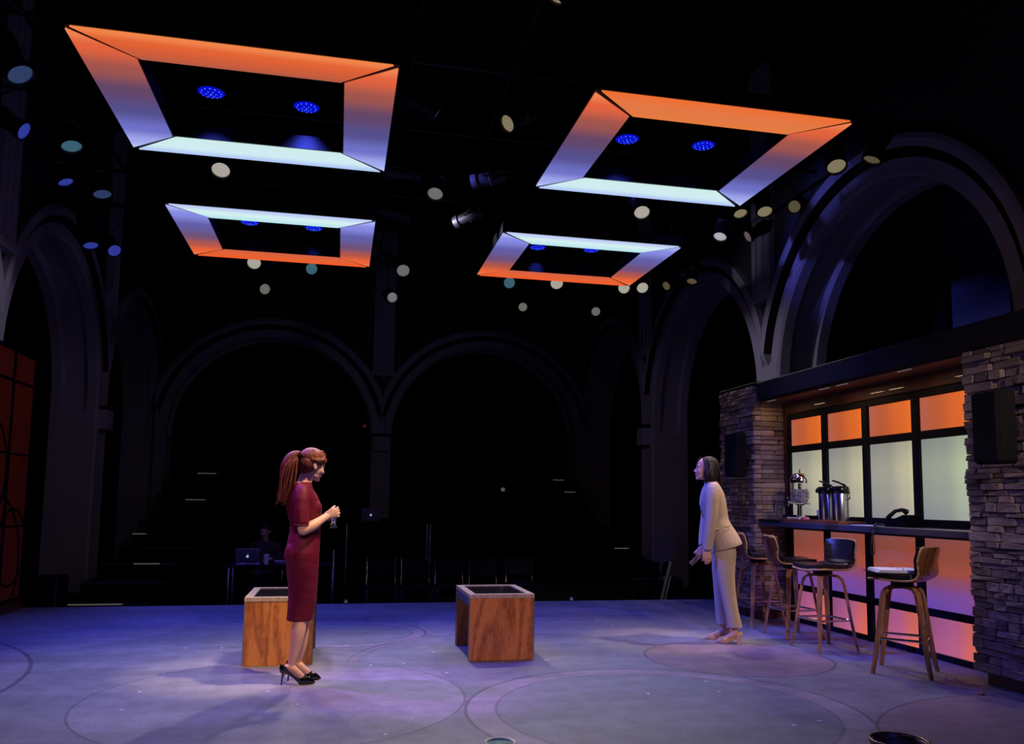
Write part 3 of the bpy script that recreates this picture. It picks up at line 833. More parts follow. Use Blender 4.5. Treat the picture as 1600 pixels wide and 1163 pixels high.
for x, y, lens, rp, pv, lab, G in (
        (345, 266, 'lens_white', 13, 8.98, 'round white stage lamp facing the audience just behind a front light frame', 'white lamps behind the front light frames'),
        (1003, 332, 'lens_white', 12, 8.98, 'round white stage lamp facing the audience just behind a front light frame', 'white lamps behind the front light frames'),
        (680, 303, 'lens_white_dim', 12, 8.98, 'dim round stage lamp facing the audience between the two columns of light frames', None),
        (397, 411, 'lens_white', 10, 12.40, 'white stage lamp half hidden under the orange edge of a rear light frame', 'white lamps under the rear frame edges'),
        (870, 443, 'lens_white', 10, 12.40, 'white stage lamp half hidden under the orange edge of a rear light frame', 'white lamps under the rear frame edges'),
        (975, 450, 'lens_white', 9, 12.40, 'white stage lamp half hidden under the orange edge of a rear light frame', 'white lamps under the rear frame edges'),
        (487, 420, 'lens_teal', 9, 12.40, 'teal stage lamp under the orange edge of a rear light frame', 'teal lamps under the rear frame edges'),
        (796, 442, 'lens_teal', 9, 12.40, 'teal stage lamp under the orange edge of a rear light frame', 'teal lamps under the rear frame edges'),
        (630, 423, 'lens_white_dim', 10, 12.40, 'dim round stage lamp facing forward in the gap between the rear light frames', None),
        (1004, 450, 'lens_white', 9, 12.40, 'bright round stage lamp facing forward beyond the bar-side corner of a rear light frame', None),
        (414, 452, 'lens_white_dim', 8, 14.05, 'small dim round lamp on the farthest lighting pipe', 'lamps on the farthest pipe'),
        (613, 465, 'lens_white_dim', 8, 14.05, 'small dim round lamp on the farthest lighting pipe', 'lamps on the farthest pipe'),
        (817, 480, 'lens_white_dim', 7, 14.05, 'small dim round lamp on the farthest lighting pipe', 'lamps on the farthest pipe'),
        (931, 487, 'lens_white_dim', 7, 14.05, 'small dim round lamp on the farthest lighting pipe', 'lamps on the farthest pipe')):
    p = at(x, y, 2, LZ)
    lamp_px(x, y, facing(p), lens, rp, 1, pv, lab, G)

# lamps out of the picture on the audience pipe
def front_lamp(label, pos, target, power, colr, angle, blend=0.6, size=0.08):
    aim = Vector(target) - Vector(pos)
    piv = Vector(pos) - aim.normalized() * 0.5
    return stage_light(label, 'lamps on the audience pipe', pos, aim, 'lens_white_dim', 0.08, (piv.x, AUD_Y, PIPE_Z + .06), (power, colr, angle, blend, size))
for b_ in FRONT: front_lamp(*b_)

# --- hanging square light frames ---------------------------------------
def light_frame(label, x0, x1, y0, y1, near_m, far_m, side_m, seed):
    t = thing('ceiling_light', label, 'ceiling light', ((x0 + x1) / 2, (y0 + y1) / 2, 4.6))
    hx, hy = (x1 - x0) / 2, (y1 - y0) / 2
    wx, wy = 0.405, 0.355
    g = 0.040
    def trap(name, poly, m):
        mb = MB().prism(poly, 2, 0.0, 0.012); return mb.build(name, m, t)
    trap('front_panel', [(-hx + g, -hy), (hx - g, -hy), (hx - wx - g * .8, -hy + wy - .004), (-hx + wx + g * .8, -hy + wy - .004)], near_m)
    trap('back_panel', [(hx - g, hy), (-hx + g, hy), (-hx + wx + g * .8, hy - wy + .004), (hx - wx - g * .8, hy - wy + .004)], far_m)
    trap('side_panel', [(-hx, -hy + g), (-hx + wx, -hy + wy + g * .3), (-hx + wx, hy - wy - g * .3), (-hx, hy - g)], side_m)
    trap('side_panel', [(hx, -hy + g), (hx, hy - g), (hx - wx, hy - wy - g * .3), (hx - wx, -hy + wy + g * .3)], side_m)
    # black trough above the sheets
    h0, h1 = 0.012, 0.14
    mb = MB()
    e = 0.014
    for lo, hi in (((-hx - e, -hy - e, h0), (hx + e, -hy + wy + e, h1)), ((-hx - e, hy - wy - e, h0), (hx + e, hy + e, h1)),
                   ((-hx - e, -hy + wy + e, h0), (-hx + wx + e, hy - wy - e, h1)), ((hx - wx - e, -hy + wy + e, h0), (hx + e, hy - wy - e, h1))):
        mb.box(lo, hi)
    mb.build('housing', 'black_metal', t)
    for sx in (-1, 1):
        for sy in (-1, 1):
            MB().cyl((sx * (hx - .1), sy * (hy - .1), h1), (sx * (hx - .1), sy * (hy - .1), 3.4), 0.005, n=6).build('cable', 'black_metal', t)
    return t
light_frame('hanging square light frame above the woman in the dress, orange towards the audience', -2.01, 0.345, 6.0, 8.08, 'led_orange_a', 'led_white_far', 'led_side_near', 1)
light_frame('hanging square light frame near the bar, orange towards the audience', 1.93, 4.255, 6.0, 8.10, 'led_orange_b', 'led_white_far', 'led_side_near', 2)
light_frame('hanging square light frame white towards the audience, on the left arcade side', -2.03, 0.325, 9.58, 11.57, 'led_white_near', 'led_orange_far', 'led_side_far', 3)
light_frame('hanging square light frame white towards the audience, on the bar side', 1.89, 4.24, 9.60, 11.58, 'led_white_near', 'led_orange_far', 'led_side_far', 4)

par_meshes = None
def led_par(label, group, x, y, hang_y):
    global par_meshes
    t = thing('led_par_lamp', label, 'stage light', (x, y, 4.95), 0, group)
    if par_meshes is None:
        b = MB().lathe([(0.118, 0.0), (0.128, 0.0), (0.128, 0.06), (0.10, 0.14), (0.06, 0.18), (0.001, 0.181)], 24, caps=False)
        f = MB().lathe([(0.117, 0.004), (0.08, -0.010), (0.04, -0.016), (0.001, -0.018)], 24)
        dts = MB()
        for rr, n in ((0.0, 1), (0.042, 6), (0.086, 12)):
            for i in range(n):
                a = 2 * PI * i / n
                dts.ell((rr * math.cos(a), rr * math.sin(a), -0.018 + rr * 0.16), 0.007, 6, 4)
        yk = MB().tube([(0.14, 0, 0.08), (0.145, 0, 0.2), (0.10, 0, 0.27), (-0.10, 0, 0.27), (-0.145, 0, 0.2), (-0.14, 0, 0.08)], 0.008, 6)
        par_meshes = [q.mesh(n) for q, n in ((b, 'body'), (f, 'face'), (dts, 'led_dots'), (yk, 'yoke'))]
    b, f, dts, yk = par_meshes
    obj('body', b, 'black_metal', t, 'auto'); fo = obj('face', f, 'led_blue', t, True); obj('led_dots', dts, 'led_dot', fo); obj('yoke', yk, 'black_metal', t)
    MB().cyl((0, 0, 0.27), (0, hang_y - y, PIPE_Z + .06 - 4.95), 0.009, n=8).build('hanger', 'black_metal', t)
    d = bpy.data.lights.new('beam', 'SPOT'); d.energy = 330 if y < 9 else 160; d.color = (0.07, 0.09, 1.0); d.spot_size = math.radians(88 if y < 9 else 50); d.spot_blend = 0.8; d.shadow_soft_size = 0.10
    o = bpy.data.objects.new('beam', d); C.objects.link(o); o.parent = t; o.location = (0, 0, -0.04)
for g_, hy_, pts in (('the front light frame above the dressed woman', 7.52, ((330, 145), (479, 168))), ('the front light frame near the bar', 7.52, ((980, 218), (1099, 228))),
                     ('the rear light frame on the left arcade side', 11.08, ((390, 348), (490, 357))), ('the rear light frame on the bar side', 11.08, ((840, 387), (924, 391)))):
    for x, y in pts:
        p = at(x, y, 2, 4.95)
        led_par('round blue LED lamp hanging inside ' + g_, 'blue LED lamps in ' + g_, p.x, p.y, hy_)

# ================================================================== FURNITURE
def end_table(label, x0, x1, y0, y1, h):
    t = thing('end_table', label, 'table', ((x0 + x1) / 2, (y0 + y1) / 2, 0))
    hx, hy = (x1 - x0) / 2, (y1 - y0) / 2
    MB().box((-hx, -hy, 0.0), (hx, -hy + 0.045, h - 0.032), 0.003).build('end_panel', 'oak', t)
    MB().box((-hx, hy - 0.045, 0.0), (hx, hy, h - 0.032), 0.003).build('end_panel', 'oak', t)
    for s in (-1, 1):
        MB().box((s * hx - (0.02 if s > 0 else 0), -hy + 0.046, h - 0.10), (s * hx + (0.02 if s < 0 else 0), hy - 0.046, h - 0.033), 0.003).build('side_rail', 'rail_metal', t)
        for sy in (-1, 1):
            MB().box((s * hx - 0.004, sy * hy - 0.004, 0), (s * hx + 0.004, sy * hy + 0.004, h - 0.033)).build('corner_strip', 'rail_metal', t)
    e = 0.055
    mb = MB()
    mb.prism([(-hx - .004, -hy - .004), (hx + .004, -hy - .004), (hx - e, -hy + e), (-hx + e, -hy + e)], 2, h - 0.031, h)
    mb.prism([(hx + .004, hy + .004), (-hx - .004, hy + .004), (-hx + e, hy - e), (hx - e, hy - e)], 2, h - 0.031, h)
    mb.prism([(-hx - .004, -hy - .004), (-hx + e, -hy + e), (-hx + e, hy - e), (-hx - .004, hy + .004)], 2, h - 0.031, h)
    mb.prism([(hx + .004, -hy - .004), (hx + .004, hy + .004), (hx - e, hy - e), (hx - e, -hy + e)], 2, h - 0.031, h)
    mb.build('top_frame', 'oak_edge', t)
    MB().box((-hx + e, -hy + e, h - 0.030), (hx - e, hy - e, h - 0.006)).build('glass_top', 'top_glass', t)
    return t
end_table('oak cube end table with dark glass top behind the woman in the dress', -0.682, -0.155, 6.757, 7.52, 0.525)
end_table('oak cube end table with dark glass top standing alone mid-stage', 1.085, 1.625, 6.715, 7.48, 0.535)

# --- bar counter --------------------------------------------------------
XC = 4.74; ZC = 1.12
t = thing('bar_counter', 'long dark grey bar counter shelf under the glowing window panes', 'counter', (4.9, 7.0, 0))
MB().box((XC - 4.9, 5.405 - 7.0, ZC - 0.06), (XW - 0.036 - 4.9, 8.655 - 7.0, ZC), 0.006).build('top', 'counter', t)
MB().box((XW - 0.10 - 4.9, 5.41 - 7.0, ZC - 0.09), (XW - 0.037 - 4.9, 8.65 - 7.0, ZC - 0.061), 0.004).build('cleat', 'black_metal', t)

# --- bar stools -----------------------------------------------------------
def sheet(prof, hw, off0, off1, wrap=0.035, m=13, corner=0.06):
    """bent sheet: prof = (x,z) along the seat and up the back; two faces off0/off1 from it"""
    P = [Vector((p[0], 0, p[1])) for p in prof]
    # resample
    pts = []
    for i in range(len(P) - 1):
        p0 = P[max(i - 1, 0)]; p1 = P[i]; p2 = P[i + 1]; p3 = P[min(i + 2, len(P) - 1)]
        for k in range(5):
            u = k / 5.0
            pts.append(0.5 * ((2 * p1) + (-p0 + p2) * u + (2 * p0 - 5 * p1 + 4 * p2 - p3) * u * u + (-p0 + 3 * p1 - 3 * p2 + p3) * u ** 3))
    pts.append(P[-1])
    n = len(pts); L_ = [0]
    for i in range(1, n): L_.append(L_[-1] + (pts[i] - pts[i - 1]).length)
    T = L_[-1]
    grid = [[], []]; rim = []
    for i in range(n):
        tg = (pts[min(i + 1, n - 1)] - pts[max(i - 1, 0)]).normalized()
        nr = Vector((-tg.z, 0, tg.x))
        if nr.z < -0.2: nr = -nr
        nr = Vector((tg.z, 0, -tg.x)) if tg.x < 0 or tg.z > 0 else nr
        e = min(L_[i], T - L_[i]); wdt = hw
        if e < corner: wdt = hw - corner + math.sqrt(max(0, corner ** 2 - (corner - e) ** 2))
        back = max(0.0, min(1.0, (pts[i].z - 0.76) / 0.12))
        for s_, of in ((0, off0), (1, off1)):
            row = []
            for j in range(m):
                v = -1 + 2 * j / (m - 1)
                p = pts[i] + nr * of + Vector((0, v * wdt, 0))
                p.x += wrap * back * v * v * 1.2
                p.z += 0.012 * (1 - back) * v * v
                row.append(p)
            grid[s_].append(row)
    vs = [p for s_ in (0, 1) for row in grid[s_] for p in row]
    K = n * m; fs = []
    for i in range(n - 1):
        for j in range(m - 1):
            a = i * m + j
            fs.append((a, a + 1, a + m + 1, a + m)); fs.append((K + a, K + a + m, K + a + m + 1, K + a + 1))
    ring = [j for j in range(m)] + [i * m + m - 1 for i in range(1, n)] + [(n - 1) * m + j for j in range(m - 2, -1, -1)] + [i * m for i in range(n - 2, 0, -1)]
    for k in range(len(ring)):
        a, b = ring[k], ring[(k + 1) % len(ring)]
        fs.append((a, K + a, K + b, b))
    mid = [(vs[a] + vs[K + a]) / 2 for a in ring]
    return MB().add(vs, fs), mid
SEAT_P = [(0.205, 0.722), (0.13, 0.728), (0.02, 0.722), (-0.10, 0.722), (-0.165, 0.738), (-0.20, 0.785), (-0.222, 0.86), (-0.240, 0.93), (-0.256, 0.992)]
def make_stool(label, loc, seat_rot, leg_rot):
    t = thing('bar_stool', label, 'bar stool', loc, 0, 'bar stools at the counter')
    RS = Matrix.Rotation(seat_rot, 4, 'Z'); RL = Matrix.Rotation(leg_rot, 4, 'Z')
    mb, mid = sheet(SEAT_P, 0.205, 0.0, -0.016)
    mb.v = [RS @ v for v in mb.v]
    sh = mb.build('shell', 'walnut', t, 'auto')
    MB().tube([RS @ p for p in mid], 0.0085, 6, True).build('edge_band', 'ply_edge', sh, True)
    seat_only = [(0.195, 0.722), (0.13, 0.728), (0.02, 0.722), (-0.10, 0.722), (-0.155, 0.736)]
    back_only = [(-0.178, 0.765), (-0.20, 0.795), (-0.222, 0.86), (-0.240, 0.93), (-0.254, 0.982)]
    pad, _ = sheet(seat_only, 0.192, 0.003, 0.036, corner=0.03)
    pad.v = [RS @ v for v in pad.v]; pad.build('seat_pad', 'leather', t, 'auto')
    # back pad in four stitched channels
    n = 4
    def interp(u):
        k = u * (len(back_only) - 1); i = min(int(k), len(back_only) - 2); f = k - i
        return tuple(back_only[i][q] * (1 - f) + back_only[i + 1][q] * f for q in (0, 1))
    for k in range(n):
        a, b = k / n + 0.004, (k + 1) / n - 0.004
        pr = [interp(a + (b - a) * q / 3) for q in range(4)]
        pd, _ = sheet(pr, 0.186, 0.003, 0.028, corner=0.004)
        pd.v = [RS @ v for v in pd.v]; pd.build('back_pad', 'leather', t, 'auto')
    MB().cyl((0, 0, 0.672), (0, 0, 0.704), 0.085, n=20).build('swivel_plate', 'black_metal', t, 'auto')
    f = 0.205
    for a in range(4):
        R_ = RL @ Matrix.Rotation(PI / 4 + a * PI / 2, 4, 'Z')
        r_f = f * math.sqrt(2)
        path = [(0.02, 0, 0.664), (0.09, 0, 0.664), (0.135, 0, 0.655), (0.165, 0, 0.63), (0.182, 0, 0.58), (0.205, 0, 0.45), (0.235, 0, 0.27), (0.262, 0, 0.12), (r_f, 0, 0.0)]
        wd = [0.030, 0.030, 0.031, 0.032, 0.032, 0.029, 0.026, 0.022, 0.019]
        rings = []
        P = [Vector(p) for p in path]
        for i, p in enumerate(P):
            tg = (P[min(i + 1, 8)] - P[max(i - 1, 0)]).normalized()
            nn = Vector((tg.z, 0, -tg.x)); th = 0.011
            if i == 8: nn = Vector((-1, 0, 0))
            ww = wd[i] * 0.72
            rings.append([R_ @ (p + nn * sx * th + Vector((0, sy * ww, 0))) for sx, sy in ((-1, -1), (1, -1), (1, 1), (-1, 1))])
        MB().loft(rings).build('leg', 'bent_leg', t)
    rr = 0.232
    c4 = [RL @ (Matrix.Rotation(PI / 4 + a * PI / 2, 4, 'Z') @ Vector((rr, 0, 0.27))) for a in range(4)]
    mb = MB()
    for a in range(4): mb.cyl(c4[a], c4[(a + 1) % 4], 0.010, n=10)
    for p in c4: mb.ell(p, 0.0102, 8, 6)
    mb.build('footrest', 'chrome', t, 'auto')
    return t
make_stool('walnut bar stool with black padded seat pushed up next to the far stone pillar', (4.52, 8.28, 0), math.radians(-8), math.radians(2))
make_stool('walnut bar stool, second from the far pillar, its plain wooden back outward', (4.49, 7.54, 0), math.radians(-14), math.radians(4))
make_stool('walnut bar stool turned outward, showing its black channelled back pad', (4.39, 6.85, 0), math.radians(184), math.radians(4))
make_stool('walnut bar stool with white papers lying on its seat', (4.42, 5.80, 0), math.radians(122), math.radians(45))

# papers on the stool
t = thing('ring_binder', 'open white ring binder of papers lying on a bar stool seat', 'binder', (4.41, 5.80, 0.776), math.radians(160))
MB().box((-0.16, -0.175, 0.0), (0.24, 0.175, 0.006), 0.002).build('cover', 'black_soft', t)
mb = MB()
for k in range(3):
    M_ = Matrix.Rotation(math.radians((k - 1) * 2.0), 4, 'Z')
    mb.box((-0.13, -0.15, 0.006 + k * 0.008), (0.215 - k * 0.006, 0.15, 0.0135 + k * 0.008), 0.001, M_)
mb.build('pages', 'white_paper', t)
for k in range(3):
    pts = [(0.03 + 0.0, -0.14 + k * 0.14 + 0.02 * math.cos(a), 0.030 + 0.014 * math.sin(a)) for a in [PI * q / 6 for q in range(7)]]
    MB().tube([(p[0], p[1], p[2]) for p in pts], 0.0025, 6).build('ring', 'chrome', t)

# --- things on the counter -----------------------------------------------
t = tag(MB().box((-0.17, -0.23, 0.0), (0.17, 0.23, 0.020), 0.004).build('serving_tray', 'tray_dark', None, False, (4.90, 8.40, ZC)), 'flat black serving tray under the two glasses on the counter', 'tray')
t = thing('wooden_tray', 'brown wooden serving board under the coffee airpots on the counter', 'tray', (4.91, 7.62, ZC))
MB().box((-0.155, -0.50, 0.0), (0.145, 0.52, 0.026), 0.004).build('board', 'tray_wood', t)
MB().box((-0.165, -0.50, 0.0), (-0.1555, 0.52, 0.036), 0.002).build('lip', 'tray_wood', t)
ZT = ZC + 0.026
t0 = None
for k, y in enumerate((8.52, 8.36)):
    r = 0.036
    mb = MB().lathe([(r * 0.8, 0.0), (r * 0.86, 0.002), (r, 0.125), (r * 0.94, 0.125), (r * 0.80, 0.012), (0.001, 0.010)], 20)
    tag(mb.build('drinking_glass', 'glass', None, 'auto', (4.86, y, ZC + 0.020)), 'clear drinking glass standing on the flat black counter tray', 'glass', 'glasses on the tray')
# drink dispenser
t = thing('drink_dispenser', 'chrome and clear drink dispenser full of ice on the counter', 'drink dispenser', (4.93, 8.08, ZT))
MB().lathe([(0.095, 0), (0.10, 0.006), (0.09, 0.02), (0.055, 0.03), (0.035, 0.05), (0.032, 0.15), (0.06, 0.165), (0.001, 0.166)], 24).build('pedestal', 'chrome', t, 'auto')
MB().lathe([(0.10, 0.166), (0.104, 0.170), (0.104, 0.40), (0.099, 0.40), (0.099, 0.176), (0.001, 0.174)], 28).build('tank', 'glass', t, 'auto')
icp = MB(); rs = random.Random(4)
ice = thing_ice = None
for k in range(120):
    a = rs.uniform(0, 2 * PI); rr = 0.080 * math.sqrt(rs.random()); z = rs.uniform(0.195, 0.312)
    icp.box((-0.016, -0.016, -0.016), (0.016, 0.016, 0.016), 0.004, Matrix.Translation((rr * math.cos(a), rr * math.sin(a), z)) @ Euler((rs.random() * 3, rs.random() * 3, rs.random() * 3)).to_matrix().to_4x4())
o = icp.build('ice_cubes', 'ice', t); o['kind'] = 'stuff'
MB().cyl((0, 0, 0.18), (0, 0, 0.39), 0.022, n=16).build('cooling_core', 'steel', t, 'auto')
MB().lathe([(0.107, 0.395), (0.108, 0.415), (0.104, 0.44), (0.088, 0.475), (0.058, 0.498), (0.02, 0.506), (0.001, 0.507)], 28).build('lid', 'chrome', t, 'auto')
MB().lathe([(0.008, 0.505), (0.008, 0.52), (0.013, 0.528), (0.010, 0.540), (0.001, 0.542)], 12).build('lid_knob', 'chrome', t, 'auto')
mb = MB().cyl((-0.09, 0, 0.185), (-0.15, 0, 0.185), 0.011, n=10); mb.cyl((-0.145, 0, 0.19), (-0.150, 0, 0.145), 0.009, n=10); mb.cyl((-0.145, 0, 0.19), (-0.152, 0, 0.225), 0.006, n=8); mb.ell((-0.152, 0, 0.232), 0.010, 8, 6)
mb.build('tap', 'chrome', t, 'auto')
# coffee airpots
def airpot(label, y, x):
    t = thing('coffee_airpot', label, 'coffee airpot', (x, y, ZT), math.radians(100), 'coffee airpots on the board')
    MB().lathe([(0.078, 0), (0.082, 0.004), (0.082, 0.27), (0.079, 0.278), (0.001, 0.279)], 28).build('body', 'steel', t, 'auto')
    MB().lathe([(0.084, 0.275), (0.088, 0.285), (0.088, 0.320), (0.078, 0.345), (0.04, 0.352), (0.001, 0.353)], 28).build('lid', 'black_gloss', t, 'auto')
    MB().tube([(0.06, 0, 0.318), (0.11, 0, 0.322), (0.135, 0, 0.308), (0.138, 0, 0.285)], [0.030, 0.026, 0.022, 0.016], 12).build('spout', 'black_gloss', t, True)
    MB().tube([(-0.03, 0, 0.345), (-0.07, 0, 0.352), (0.02, 0, 0.385), (0.10, 0, 0.405)][1:], [0.010, 0.010, 0.009], 8).build('pump_lever', 'black_gloss', t, True)
    MB().tube([(-0.086, 0.0, 0.32), (-0.115, 0, 0.28), (-0.122, 0, 0.23), (-0.10, 0, 0.215)], 0.007, 8).build('carry_handle', 'black_gloss', t, True)
    MB().ell((0.082, 0, 0.235), (0.004, 0.012, 0.014), 10, 6).build('badge', 'white_plastic', t, True)
airpot('steel coffee airpot with black pump lid, next to the drink dispenser', 7.535, 4.90)
airpot('steel coffee airpot with black pump lid, on the telephone side of the board', 7.275, 4.88)
# condiments
t = thing('condiment_caddy', 'black caddy of condiment packets between dispenser and airpots', 'caddy', (4.94, 7.68, ZT))
MB().prism([(-0.05, 0.0), (0.05, 0.0), (0.05, 0.075), (0.0, 0.095), (-0.05, 0.045)], 1, -0.07, 0.05).build('caddy_box', 'black_gloss', t)
MB().box((-0.045, -0.045, 0.05), (-0.02, 0.01, 0.115), 0.002, Matrix.Rotation(math.radians(-12), 4, 'Y')).build('packet', 'white_paper', t)
rs = random.Random(8)
for k in range(4):
    mb = MB().box((-0.028, -0.02, -0.003), (0.028, 0.02, 0.003), 0.002, Matrix.Rotation(rs.uniform(-.5, .5), 4, 'Z') @ Matrix.Rotation(rs.uniform(-.25, .25), 4, 'X'))
    tag(mb.build('sweetener_packet', 'pink_paper', None, False, (4.845 + 0.012 * (k % 2), 7.83 + 0.02 * k, ZT + 0.006 + 0.0075 * k)), 'pink sweetener packet in the small pile by the drink dispenser', 'packet', 'pink sweetener packets')
for k, (dx, y) in enumerate(((4.835, 8.10), (4.825, 8.05), (4.83, 8.00), (4.835, 7.95), (4.845, 7.905), (4.80, 8.075))):
    if True:
        mb = MB().lathe([(0.013, 0), (0.018, 0.022), (0.020, 0.022), (0.020, 0.025), (0.001, 0.026)], 14)
        tag(mb.build('creamer_cup', 'white_plastic', None, 'auto', (dx - 0.02, y, ZT)), 'tiny white creamer cup at the foot of the drink dispenser', 'creamer', 'creamer cups')
# papers and telephone
tag(MB().box((-0.085, -0.14, 0.0), (0.085, 0.14, 0.004), 0.001).build('paper_sheet', 'white_paper', None, False, (4.845, 6.80, ZC), (0, 0, 0.12)), 'white sheets of paper lying on the counter beside the telephone', 'paper')
t = thing('desk_telephone', 'black corded desk telephone on the bar counter', 'telephone', (4.92, 6.42, ZC), math.radians(-82))
MB().prism([(-0.11, 0.0), (0.12, 0.0), (0.12, 0.105), (0.10, 0.108), (-0.11, 0.034)], 1, -0.10, 0.10).build('base', 'black_soft', t)
MB().tube([(-0.11, -0.062, 0.066), (-0.085, -0.062, 0.098), (-0.02, -0.062, 0.140), (0.06, -0.062, 0.152), (0.105, -0.062, 0.132)], [0.026, 0.019, 0.016, 0.018, 0.027], 12).build('handset', 'black_gloss', t, True)
mb = MB()
for i in range(4):
    for j in range(3):
        mb.box((-0.06 + i * 0.028, 0.0 + j * 0.028, 0.060 + i * 0.0095), (-0.042 + i * 0.028, 0.018 + j * 0.028, 0.067 + i * 0.0095), 0.001)
mb.build('keypad', 'laptop_grey', t)
# coiled cord drooping over the counter edge
base = Vector((4.92, 6.42, ZC)); Rz = Matrix.Rotation(math.radians(-82), 3, 'Z')
ctrl = [Vector(v) for v in ((4.90, 6.545, ZC + 0.03), (4.85, 6.60, ZC + 0.014), (4.78, 6.60, ZC + 0.014), (4.735, 6.56, ZC + 0.014), (4.712, 6.545, ZC - 0.04), (4.70, 6.555, 1.0), (4.70, 6.575, 0.92), (4.70, 6.555, 0.872), (4.70, 6.525, 0.89), (4.70, 6.525, 0.98), (4.712, 6.54, ZC - 0.04), (4.735, 6.545, ZC + 0.014), (4.78, 6.575, ZC + 0.014), (4.84, 6.575, ZC + 0.014), (4.885, 6.54, ZC + 0.03))]
cl = []
for i in range(len(ctrl) - 1):
    p0 = ctrl[max(i - 1, 0)]; p1 = ctrl[i]; p2 = ctrl[i + 1]; p3 = ctrl[min(i + 2, len(ctrl) - 1)]
    for k in range(26):
        u = k / 26
        cl.append(0.5 * ((2 * p1) + (-p0 + p2) * u + (2 * p0 - 5 * p1 + 4 * p2 - p3) * u * u + (-p0 + 3 * p1 - 3 * p2 + p3) * u ** 3))
coil = []
for i, p in enumerate(cl):
    tg = (cl[min(i + 1, len(cl) - 1)] - cl[max(i - 1, 0)]).normalized()
    a = tg.cross(Vector((1, 0.2, 0.1))).normalized(); b = tg.cross(a)
    ang = i * 1.15
    coil.append(Rz.inverted() @ (p + (a * math.cos(ang) + b * math.sin(ang)) * 0.006 - base))
MB().tube(coil, 0.0035, 5).build('coiled_cord', 'black_gloss', t, True)

# --- small things at the front edge of the picture ------------------------
t = thing('round_bowl', 'small round bowl with pale rim and teal inside at the front of the stage', 'bowl', (0.835, 4.13, 0))
MB().lathe([(0.045, 0), (0.05, 0.004), (0.078, 0.095), (0.080, 0.105), (0.072, 0.105), (0.066, 0.095)], 28, caps=False).build('outside', 'ivory', t, True)
MB().lathe([(0.066, 0.095), (0.045, 0.02), (0.001, 0.014)], 28).build('inside', 'teal_inside', t, True)
t = thing('round_basket', 'round dark brown basket with a rolled rim at the front of the stage', 'basket', (2.62, 3.50, 0))
MB().lathe([(0.10, 0), (0.104, 0.003), (0.125, 0.18), (0.132, 0.19), (0.132, 0.205), (0.122, 0.208), (0.114, 0.19), (0.094, 0.01), (0.001, 0.008)], 32).build('wall', 'bin_brown', t, True)
MB().tube([(0.128 * math.cos(a * PI / 18), 0.128 * math.sin(a * PI / 18), 0.203) for a in range(36)], 0.009, 8, True).build('rim', 'bin_brown', t, True)
MB().tube([(0.115 * math.cos(a), 0.115 * math.sin(a), 0.19 + 0.012 * math.sin(3 * a)) for a in [PI * 0.1 + q * PI * 0.8 / 12 for q in range(13)]], 0.005, 6).build('handle_strap', 'bin_brown', t, True)

# spike-tape marks on the stage floor
for k, (x, y) in enumerate([(-1.25, 5.51), (-1.25, 5.99), (-1.22, 6.57), (-1.25, 7.64), (-0.94, 7.6), (-0.42, 5.88), (-0.21, 5.49), (0.12, 7.59), (0.30, 6.67), (0.56, 6.71), (0.85, 7.17), (0.85, 6.3),
                            (1.72, 6.68), (1.35, 6.64), (2.87, 8.85), (2.88, 8.38), (2.7, 5.73), (2.64, 5.41), (2.13, 5.43), (0.3, 4.73), (0.82, 9.19), (-1.85, 8.91), (2.69, 4.53), (2.9, 4.6)]):
    rs = random.Random(k)
    mb = MB().box((-0.016, -0.004, 0.0), (0.016, 0.004, 0.0016)); mb.box((-0.004, 0.0041, 0.0), (0.004, 0.016, 0.0016))
    tag(mb.build('spike_tape', 'white_paper', None, False, (x, y, 0.0), (0, 0, rs.uniform(0, 6.28))), 'tiny white tape mark stuck to the stage floor', 'tape mark', 'spike tape marks')
tag(MB().box((-0.02, -0.014, 0.0), (0.02, 0.014, 0.016), 0.004).build('floor_scrap', 'orange_scrap', None, False, (4.44, 5.04, 0.0), (0, 0, 0.5)), 'small orange scrap on the floor near the stone pillar base', 'scrap')

# ================================================================== DARK HOUSE BEHIND THE STAGE
HZ = HOUSE_Z
def stair(label, x0, x1, flip=1):
    t = thing('aisle_stair', label, 'stairs', ((x0 + x1) / 2, 15, HZ))
    steps = [(12.5, -0.20), (13.55, 0.0), (14.6, 0.2), (15.65, 0.4), (16.7, 0.6), (17.75, 0.8), (18.5, 1.0), (19.0, 1.25), (19.4, 1.55), (19.75, 1.85)]
    hx = (x1 - x0) / 2
    for i, (y, z) in enumerate(steps):
        yn = steps[i + 1][0] if i + 1 < len(steps) else 20.0
        st = MB().box((-hx, y - 15, 0), (hx, yn - 15 - 0.002, z - HZ)).build('step', 'black', t)
        MB().box((-hx, y - 15 - 0.012, z - HZ - 0.018), (hx, y - 15 - 0.001, z - HZ + 0.002)).build('nosing', 'nosing', st)
    return t, steps
tl, steps = stair('black aisle stairs with pale step edges in the dark on the left', -3.75, -2.55)
tr2, _ = stair('black aisle stairs with pale step edges in the dark on the right', 5.0, 5.95)
for (par, cx, spec) in ((tl, -3.15, ((0, -0.1, 0.35), (4, -0.5, 0.12), (2, 0.1, 0.2), (7, 0.1, 0.2), (9, 0.2, 0.2))), (tr2, 5.475, ((8, 0.1, 0.14), (9, -0.1, 0.14), (3, 0.1, 0.15)))):
    for i, dx, hw in spec:
        y, z = steps[i]
        MB().box((dx - hw, y - 15 - 0.022, z - HZ - 0.012), (dx + hw, y - 15 - 0.013, z - HZ + 0.004)).build('step_lamp', 'step_lamp', par)
rk = thing('seating_platform', 'black stepped seating platform beyond the stage', 'platform', (1.3, 16, HZ))
for i, (y, z) in enumerate(((13.2, -0.05), (14.9, 0.25), (16.2, 0.55), (17.5, 0.85))):
    MB().box((-3.8, y - 16, 0), (3.65, 20.0 - 16, z - HZ)).build('tier', 'black', rk)

